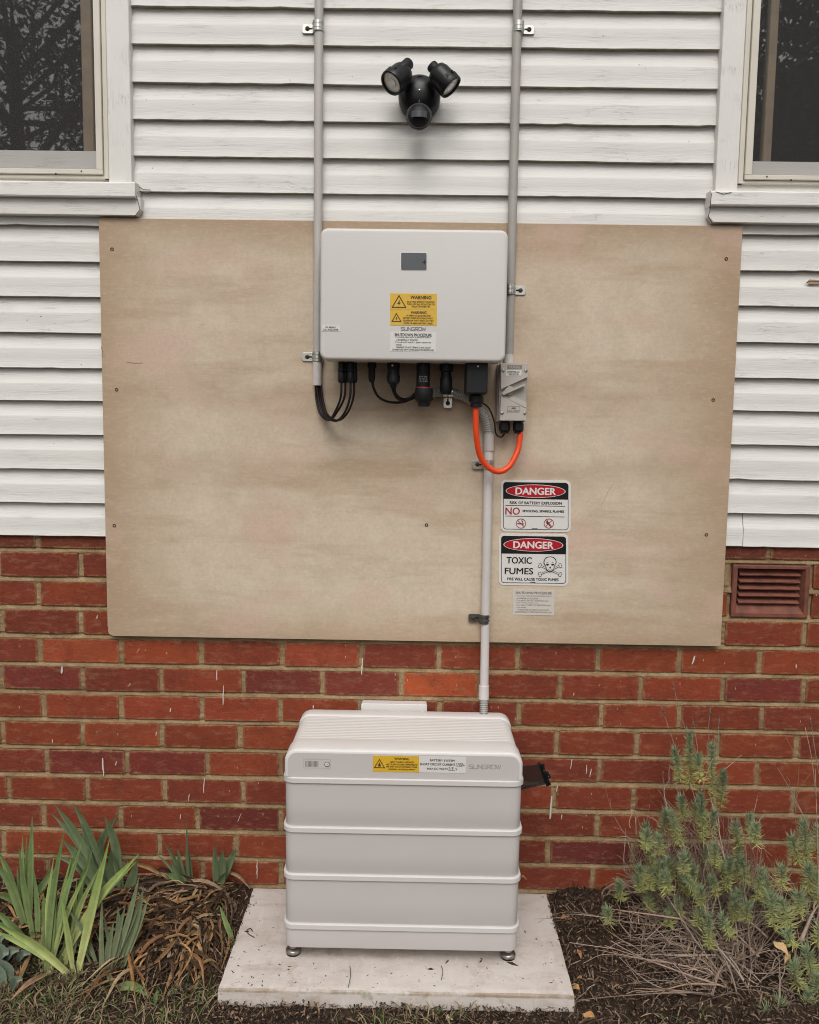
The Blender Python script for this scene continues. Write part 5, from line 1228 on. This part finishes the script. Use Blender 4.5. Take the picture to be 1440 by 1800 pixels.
# ------------------------------------------------------------------ lavender shrubs
q2 = lambda X, Y: (960+X/2.904, 1180+Y/2.904)
def tuft(mb, stem, X0, Y0, X1, Y1, Yd0, Yd1, dens=1.0, rnd=random, L=.021, tint=1.0):
    a = P(*q2(X0, Y0), Yd0); b = P(*q2(X1, Y1), Yd1); ax = b-a; H = ax.length; d = ax.normalized()
    u = d.cross(Vector((0, 1, 0))).normalized(); v = d.cross(u)
    pts = [a, a.lerp(b, .5)+u*rnd.uniform(-.004, .004), b]; stem.col = (.16, .20, .10)
    stem.tube(spline(pts, 3), .0013, 5, rr=None)
    n = int(H/.0021*dens*rnd.uniform(4.2, 6.6))+rnd.randrange(50, 110)
    for i in range(n):
        t = rnd.random()**.75; ang = rnd.uniform(0, 6.28); o = a.lerp(b, t)
        out = u*math.cos(ang)+v*math.sin(ang); tip = rnd.choice((rnd.uniform(.35, .8), rnd.uniform(.7, 1.35)))*L*(1.15-.4*t)
        el = -.25+1.25*t*t+rnd.uniform(-.35, .35); dr = (out*math.cos(el)+d*math.sin(el)).normalized()
        e = o+dr*tip+Vector((0, 0, rnd.uniform(.0, .45)*tip)); m_ = o+dr*tip*.5+out*.002
        w_ = rnd.uniform(.0006, .0013); sd = dr.cross(Vector((0, -1, .3))).normalized()*w_
        top = (.21, .255, .14); low = (.37, .36, .12)
        k = min(max(t*1.5-.2+rnd.uniform(-.25, .25), 0), 1); q = rnd.uniform(.7, 1.3)*tint
        c = tuple((low[j]*(1-k)+top[j]*k)*q for j in range(3))
        mb.add([o-sd*.5, o+sd*.5, m_+sd, m_-sd, e], [(0, 1, 2, 3), (3, 2, 4)], cols=[c]*5)
def spike(t, X0, Y0, X1, Y1, Yd):
    rnd = random; a = P(*q2(X0, Y0), Yd); b = P(*q2(X1, Y1), Yd); mb = MB(); mb.col = (.34, .27, .20)
    mb.tube(spline([a, a.lerp(b, .5)+Vector((rnd.uniform(-.003, .003), 0, 0)), b], 4), .0009, 6)
    d = (b-a).normalized(); H = .026
    for i in range(34):
        s_ = rnd.random(); o = b-d*H*s_; ang = rnd.uniform(0, 6.28); out = Vector((math.cos(ang), math.sin(ang), .5))*.0036*(1.2-.6*(1-s_))
        c = rnd.choice([(.30, .24, .22), (.42, .34, .30), (.22, .17, .16)]); sd = Vector((-math.sin(ang), math.cos(ang), .3))*.0013
        mb.add([o-sd, o+sd, o+out+sd, o+out-sd+d*.002], [(0, 1, 2, 3)], cols=[c]*4)
    mb.build('flower_spike', M_twig, t)
def twig(mb, p0, p1, r0, col, bend=.25, rnd=random, forks=0):
    L = (p1-p0).length; side = Vector((rnd.uniform(-1, 1), rnd.uniform(-.6, .6), rnd.uniform(-.2, 1))).normalized()
    m1 = p0.lerp(p1, .33)+side*L*bend*rnd.uniform(.2, 1); m2 = p0.lerp(p1, .7)+side*L*bend*rnd.uniform(-.2, .8)
    pts = spline([p0, m1, m2, p1], 4); n = len(pts); mb.col = col
    mb.tube(pts, r0, 5, rr=[r0*(1-.72*i/(n-1)) for i in range(n)])
    for _ in range(forks):
        i = rnd.randrange(n//3, n-1); o = pts[i]; d = (pts[i+1]-pts[i-1]).normalized(); s2 = Vector((rnd.uniform(-1, 1), rnd.uniform(-.5, .5), rnd.uniform(-.5, .9)))
        e = o+(d+s2*.8).normalized()*L*rnd.uniform(.15, .4); mb.tube(spline([o, o.lerp(e, .5)+side*L*.03, e], 3), r0*.4, 4, rr=None)
TW = [(.42, .32, .25), (.29, .21, .16), (.54, .43, .34), (.17, .12, .088), (.38, .26, .17), (.44, .31, .25)]
def tc3(rnd):
    c = rnd.choice(TW); q = rnd.uniform(.55, 1.15); return tuple(v*q for v in c)
def lavender():
    rnd = random.Random(21); base = GP(*q2(1020, 1650))
    t = thing('lavender_bush', 'scruffy lavender bush with bare tangled twigs and grey green tips right of the slab', 'shrub', (base.x, base.y, gz(base.x, base.y)), 'lavender bushes by the right end of the wall')
    fol, st = MB(), MB()
    T = [(735, 600, 730, 315, .16, .15), (690, 570, 655, 400, .17, .17), (850, 660, 845, 370, .15, .14), (785, 560, 775, 425, .18, .18), (890, 700, 905, 520, .17, .17), (805, 870, 790, 630, .22, .23), (690, 890, 635, 715, .23, .24),
         (600, 840, 612, 715, .20, .2), (560, 1040, 515, 850, .25, .26), (500, 1070, 475, 1000, .27, .28), (590, 1070, 595, 980, .26, .27), (755, 1110, 715, 935, .27, .28), (870, 1140, 845, 1055, .28, .28), (780, 1150, 700, 1040, .3, .31),
         (990, 1010, 980, 855, .24, .24), (1015, 1090, 1000, 960, .27, .27), (1050, 860, 1043, 735, .15, .15), (940, 1350, 900, 1250, .33, .34), (830, 1410, 830, 1250, .34, .34), (320, 1290, 312, 1215, .28, .29), (380, 1165, 372, 1080, .22, .23),
         (700, 760, 690, 640, .16, .16), (760, 760, 770, 660, .17, .17), (840, 830, 860, 720, .19, .19), (640, 1060, 620, 960, .26, .26), (920, 1120, 940, 960, .27, .27), (960, 1250, 985, 1130, .31, .31), (720, 1120, 760, 1000, .28, .28), (530, 1110, 540, 1010, .26, .26), (1080, 1170, 1100, 1010, .28, .28), (1130, 1180, 1120, 1050, .28, .28)]
    T += [(rnd.uniform(480, 1100), 0, 0, 0, 0, 0) for _ in range(30)]
    T = [k if k[1] else (lambda x, y, d: (x, y, x+rnd.uniform(-30, 20), y-rnd.uniform(60, 120), d, d-.01))(k[0], rnd.uniform(880, 1320), rnd.uniform(.2, .34)) for k in T]
    for k in T: tuft(fol, st, *k, rnd=rnd, tint=rnd.uniform(.7, 1.1))
    fo = fol.build('needles', M_need, t, stuff=True)
    for a in ((715, 310, 648, 62, .15), (662, 395, 590, 185, .17), (832, 370, 840, 185, .14), (880, 430, 886, 232, .16), (778, 430, 750, 245, .17), (640, 700, 572, 605, .2)): spike(t, *a)
    # main bare branches
    nb = [(1040, 1660, 690, 1265, .36, .30, .0042), (690, 1265, 345, 1215, .30, .27, .0028), (1040, 1640, 855, 1380, .38, .33, .004), (1010, 1680, 480, 1620, .40, .40, .0035), (1000, 1640, 300, 1400, .38, .36, .003),
          (1130, 1360, 985, 1235, .30, .33, .0034), (855, 1380, 560, 1130, .33, .26, .0026), (1000, 1620, 250, 1420, .36, .40, .0022), (1000, 1600, 760, 1100, .34, .24, .003), (1050, 1620, 1045, 860, .34, .17, .003), (990, 1600, 840, 640, .32, .16, .003),
          (960, 1600, 735, 560, .31, .17, .0026), (940, 1560, 690, 850, .31, .23, .0026), (1060, 1640, 1000, 1000, .36, .27, .003), (900, 1560, 520, 1000, .34, .26, .0024), (1040, 1660, 980, 1790, .4, .43, .0045), (760, 1640, 150, 1680, .42, .44, .002), (870, 1600, 460, 1640, .40, .41, .003)]
    for (X0, Y0, X1, Y1, a, b, r) in nb:
        mb = MB(); c = rnd.choice(TW); twig(mb, P(*q2(X0, Y0), a), P(*q2(X1, Y1), b), r, c, .06, rnd, 2); mb.build('branch', M_twig, t, smooth=True)
    tw = MB(); tw.v += []
    for _ in range(760):                      # fine tangle
        if rnd.random() < .5:
            X0, Y0 = rnd.uniform(700, 1100), rnd.uniform(1150, 1700); ang = rnd.uniform(math.pi*.9, math.pi*1.75); L = rnd.uniform(150, 520)
        else:
            X0, Y0 = rnd.uniform(420, 1100), rnd.uniform(950, 1500); ang = rnd.uniform(math.pi*.85, math.pi*1.8); L = rnd.uniform(60, 320)
        X1, Y1 = X0+math.cos(ang)*L, Y0+math.sin(ang)*L*.75
        if X1 < 270 or Y1 < 760+abs(X1-700)*.5: continue
        Y1 = min(Y1, 1700); Yd0 = min(.10+.30*max(0, (Y0-900))/800, .44); Yd1 = min(.08+.32*max(0, (Y1-800))/900, .44)
        twig(tw, P(*q2(X0, Y0), Yd0+rnd.uniform(-.03, .03)), P(*q2(X1, Y1), Yd1+rnd.uniform(-.03, .03)), rnd.uniform(.0009, .0019), tc3(rnd), .30, rnd, rnd.choice((0, 0, 1, 2)))
    for _ in range(230):
        X0, Y0 = rnd.uniform(480, 1100), rnd.uniform(960, 1330); X1, Y1 = X0+rnd.gauss(-40, 90), rnd.uniform(690, 960)+abs(X0-760)*.25; Yd = .12+.0003*(Y0-900)
        if Y1 < Y0-50 and X1 > 390: twig(tw, P(*q2(X0, Y0), Yd), P(*q2(X1, Y1), Yd-.02), rnd.uniform(.0007, .0013), tc3(rnd), .25, rnd, rnd.choice((0, 1, 2)))
    for (X0, Y0, X1, Y1, Yd) in ((400, 830, 305, 590, .08), (760, 790, 660, 570, .16), (640, 600, 640, 440, .15), (620, 700, 630, 480, .16), (860, 560, 980, 445, .15), (1050, 760, 1080, 635, .14), (1060, 800, 1130, 720, .15), (1000, 830, 1155, 945, .15), (430, 800, 440, 700, .12), (460, 830, 455, 710, .12), (400, 1020, 405, 800, .1), (450, 860, 285, 870, .12),
                             (310, 1260, 100, 1240, .32), (120, 1250, -60, 1265, .34), (560, 1300, 20, 1245, .3), (200, 1640, 70, 1790, .44), (250, 1600, 200, 1640, .44)):
        twig(tw, P(*q2(X0, Y0), Yd), P(*q2(X1, Y1), Yd-.01), .0013, rnd.choice(TW[:3]), .12, rnd, 1)
    for v_ in range(1): pass
    tw.v += []
    o = tw.build('fine_twigs', M_twig, t, stuff=True); st.build('green_stems', M_twig, t, stuff=True)
    # second bush at the right edge
    rnd = random.Random(8); base = GP(*q2(1420, 1650)); t2 = thing('lavender_bush', 'greener lavender bush cut off by the right edge of the photo', 'shrub', (base.x, base.y, gz(base.x, base.y)), 'lavender bushes by the right end of the wall')
    fol, st = MB(), MB()
    T = [(1335, 1040, 1315, 770, .2, .2), (1290, 980, 1255, 850, .2, .2), (1380, 920, 1385, 800, .2, .2), (1340, 1130, 1345, 1000, .24, .24), (1205, 1110, 1200, 1000, .26, .26), (1240, 1310, 1200, 1170, .33, .33), (1165, 1310, 1145, 1140, .33, .33), (1390, 1190, 1400, 1040, .26, .26), (1420, 1000, 1440, 820, .2, .2),
         (1360, 1560, 1330, 1420, .38, .38), (1290, 1620, 1260, 1490, .4, .4), (1390, 1700, 1380, 1550, .4, .4), (1200, 1790, 1190, 1680, .43, .43), (1160, 1780, 1120, 1730, .44, .44), (1380, 1400, 1420, 1290, .35, .35), (1300, 1240, 1290, 1130, .3, .3), (1260, 1400, 1230, 1330, .36, .36), (1330, 1760, 1340, 1640, .42, .42), (1440, 1620, 1450, 1460, .38, .38)]
    for k in T: tuft(fol, st, *k, rnd=rnd, dens=.8, L=.028, tint=1.1)
    fol.build('needles', M_need, t2, stuff=True)
    spike(t2, 1392, 520, 1350, 245, .19)
    for (X0, Y0, X1, Y1, a, b, r) in ((1340, 1650, 1330, 1000, .36, .2, .004), (1400, 1650, 1375, 500, .36, .19, .0022), (1290, 1640, 1200, 1100, .38, .28, .003), (1400, 1640, 1420, 900, .38, .2, .0035), (1300, 1380, 1394, 1190, .34, .28, .006), (1340, 1660, 1240, 1540, .4, .42, .003), (1175, 1760, 1190, 1480, .44, .42, .003), (1330, 770, 1180, 490, .19, .18, .0014), (1300, 900, 1295, 410, .19, .19, .001)):
        mb = MB(); twig(mb, P(*q2(X0, Y0), a), P(*q2(X1, Y1), b), r, rnd.choice(TW), .05, rnd, 2); mb.build('branch', M_twig, t2, smooth=True)
    tw = MB()
    for _ in range(90):
        X0, Y0 = rnd.uniform(1120, 1450), rnd.uniform(1100, 1750); ang = rnd.uniform(math.pi*.9, math.pi*2.1); L = rnd.uniform(80, 330); X1, Y1 = X0+math.cos(ang)*L, Y0+math.sin(ang)*L*.8
        if Y1 < 850: continue
        Yd0 = min(.10+.32*max(0, (Y0-900))/800, .45); Yd1 = min(.08+.34*max(0, (Y1-800))/900, .45)
        twig(tw, P(*q2(X0, Y0), Yd0), P(*q2(X1, Y1), Yd1), rnd.uniform(.001, .002), tc3(rnd), .15, rnd, rnd.choice((0, 1, 2)))
    tw.build('fine_twigs', M_twig, t2, stuff=True); st.build('green_stems', M_twig, t2, stuff=True)
lavender()
# fallen leaves and scraps
def fallen(px, py, L, W_, rot, col, label, Y=None, lift=.008):
    p = P(px, py, Y) if Y else GP(px, py); p.z += lift; mb = MB(); d = Vector((math.cos(rot), math.sin(rot)*.6, math.sin(rot)*.5)).normalized(); s_ = d.cross(Vector((0, -.7, .7))).normalized()
    vs = []; n = 6
    for i in range(n+1):
        t = i/n; w_ = W_*math.sin(math.pi*min(max(t, .04), .97))**.8; o = p+d*L*(t-.5)+Vector((0, 0, .006*math.sin(t*5)))
        vs += [o-s_*w_/2+Vector((0, -.002, .003)), o, o+s_*w_/2+Vector((0, 0, .004))]
    mb.col = col; mb.add(vs, [f for i in range(n) for f in ((i*3, i*3+1, i*3+4, i*3+3), (i*3+1, i*3+2, i*3+5, i*3+4))])
    tag(mb.build('fallen_leaf', M_dead, smooth=True), label, 'leaf', 'fallen leaves')
fallen(1018, 1682, .03, .011, 1.75, (.45, .22, .12), 'pinkish orange leaf standing up in the mulch right of the slab')
fallen(1012, 1743, .022, .012, 2.4, (.50, .30, .10), 'yellow leaf at the front right corner of the slab')
fallen(1022, 1727, .03, .010, .2, (.36, .20, .10), 'brown leaf just right of the slab front corner')
fallen(1035, 1792, .032, .014, 2.6, (.50, .27, .11), 'orange leaf at the bottom edge of the photo right of the slab')
fallen(994, 1620, .03, .016, .3, (.30, .13, .06), 'rusty leaf scrap in the mulch beside the slab')
fallen(921, 1549, .020, .008, .1, (.42, .26, .12), 'tan leaf stuck behind the right side of the battery', .02)
fallen(1372, 1672, .042, .020, 2.1, (.60, .40, .20), 'curled pale tan leaf caught in the right lavender bush', .42)
fallen(1384, 1690, .036, .014, 1.0, (.50, .32, .15), 'folded tan leaf below the curled one in the right lavender bush', .43)
fallen(790, 1797, .020, .012, .4, (.55, .42, .30), 'pale leaf scrap on the soil in front of the slab')
fallen(412, 1788, .024, .010, .9, (.30, .18, .12), 'brown leaf scrap on the grass left of the slab front')
# crumbs on the slab
def crumbs():
    rnd = random.Random(2); mb = MB()
    pts = [(434, 1638, 2.5), (757, 1704, 3), (786, 1691, 2.6), (901, 1695, 4), (923, 1638, 2), (943, 1651, 1.6), (845, 1690, 2)]+[(rnd.uniform(400, 520), rnd.uniform(1585, 1735), rnd.uniform(.6, 1.8)) for _ in range(60)]+[(rnd.uniform(520, 990), rnd.uniform(1690, 1737), rnd.uniform(.5, 1.5)) for _ in range(40)]+[(rnd.uniform(930, 985), rnd.uniform(1590, 1700), rnd.uniform(.5, 1.5)) for _ in range(14)]
    for px, py, r in pts:
        p = G(px, py, .064); p = G(px, py, slab_z(p.y)); s_ = r*.0017
        if not (.64 < p.x < 1.525 and -.44 < p.y < -.01): continue
        mb.col = rnd.choice([(.03, .02, .015), (.06, .04, .025), (.14, .09, .055)]); a = rnd.uniform(0, 6.28); k = rnd.uniform(1, 3)
        dx, dy = math.cos(a)*s_*k, math.sin(a)*s_*k; ex, ey = -math.sin(a)*s_*.6, math.cos(a)*s_*.6; z = slab_z(p.y)
        mb.add([(p.x-dx, p.y-dy, z), (p.x+ex, p.y+ey, z), (p.x+dx, p.y+dy, z), (p.x-ex, p.y-ey, z), (p.x, p.y, z+s_*.9)], [(0, 1, 4), (1, 2, 4), (2, 3, 4), (3, 0, 4)])
    for (x0, y0, x1, y1) in ((612, 1766, 615, 1700), (776, 1700, 776, 1724), (845, 1687, 845, 1692)):
        a, b = G(x0, min(y0, 1738), .064), G(x1, y1, .065); mb.col = (.10, .08, .04); mb.tube(spline([a+Vector((0, 0, .003)), a.lerp(b, .5)+Vector((.004, 0, .006)), b+Vector((0, 0, .003))], 4), .0009, 5)
    mb.build('slab_crumbs', M_mulch, stuff=True)
crumbs()
# small hook of dry stem on the slab
mb = MB(); mb.col = (.04, .03, .02); z = .067
mb.tube(spline([G(447, 1648, z), G(437, 1642, z), G(434, 1636, z+.004), G(440, 1632, z+.006), G(444, 1637, z+.004)], 6), .0012, 6)
tag(mb.build('fallen_twig', M_twig, smooth=True), 'small hooked black stem lying on the left of the slab', 'twig')

# ------------------------------------------------------------------ trees across the yard (seen mirrored in the window glass)
def tree(label, x, y, H, spread, n, leaf, col, seed, low=.25, sig=.085):
    rnd = random.Random(seed); t = thing('garden_tree', label, 'tree', (x, y, 0), 'trees across the yard')
    tr = MB(); tr.col = (.10, .075, .055); top = Vector((x, y, H*.7)); tips = []
    tr.tube(spline([Vector((x, y, -.1)), Vector((x+.15, y, H*.3)), top], 6), .16, 10, rr=[.2*(1-.7*i/12)+.03 for i in range(13)])
    for i in range(34):
        h = H*rnd.uniform(low, .7); a = rnd.uniform(0, 6.28); r = spread*rnd.uniform(.5, 1)*(1-.4*(h/H)); o = Vector((x, y, h)); e = o+Vector((math.cos(a)*r, math.sin(a)*r, H*rnd.uniform(.02, .25)))
        pts = spline([o, o.lerp(e, .5)+Vector((0, 0, .2)), e], 6); k = len(pts); tr.tube(pts, .04, 6, rr=[.05*(1-.8*j/(k-1)) for j in range(k)]); tips += pts[5:]
        for _ in range(5):
            o2 = rnd.choice(pts[4:]); e2 = o2+Vector((rnd.uniform(-1, 1), rnd.uniform(-1, 1), rnd.uniform(-.4, .9)))*spread*.28; p2 = spline([o2, e2], 4); tr.tube(p2, .012, 4, rr=[.014, .012, .01, .008, .005]); tips += p2
    tr.build('trunk', M_twig, t, smooth=True)
    N = n; rg = np.random.default_rng(seed); T = np.array([tuple(p) for p in tips]); c = T[rg.integers(0, len(T), N)]+rg.normal(0, spread*sig, (N, 3))
    a = rg.normal(0, 1, (N, 3)); a /= np.linalg.norm(a, axis=1)[:, None]; b = np.cross(a, rg.normal(0, 1, (N, 3))); b /= np.linalg.norm(b, axis=1)[:, None]
    s_ = leaf*rg.uniform(.5, 1.2, N)[:, None]
    V = np.stack([c-a*s_, c+b*s_*.38, c+a*s_, c-b*s_*.38], 1).reshape(-1, 3)
    me = bpy.data.meshes.new('crown'); me.vertices.add(N*4); me.vertices.foreach_set('co', V.ravel()); me.loops.add(N*4); me.loops.foreach_set('vertex_index', np.arange(N*4)); me.polygons.add(N); me.polygons.foreach_set('loop_start', np.arange(N)*4)
    me.update(calc_edges=True); me.materials.append(m_noisy('tree_leaf_'+str(seed), col, tuple(v*.5 for v in col), 3, .6)); o = bpy.data.objects.new('crown', me); C.objects.link(o); o.parent = t; o.matrix_parent_inverse = Matrix.Translation((-x, -y, 0))
tree('open leafy tree across the yard, mirrored in the left window', -5.4, -11.0, 11, 4.2, 9500, .085, (.05, .065, .035), 1, .46, .048)
tree('dense dark tree across the yard, mirrored in the right window', 7.6, -11.0, 9.5, 4.2, 42000, .12, (.045, .06, .03), 2, .1)
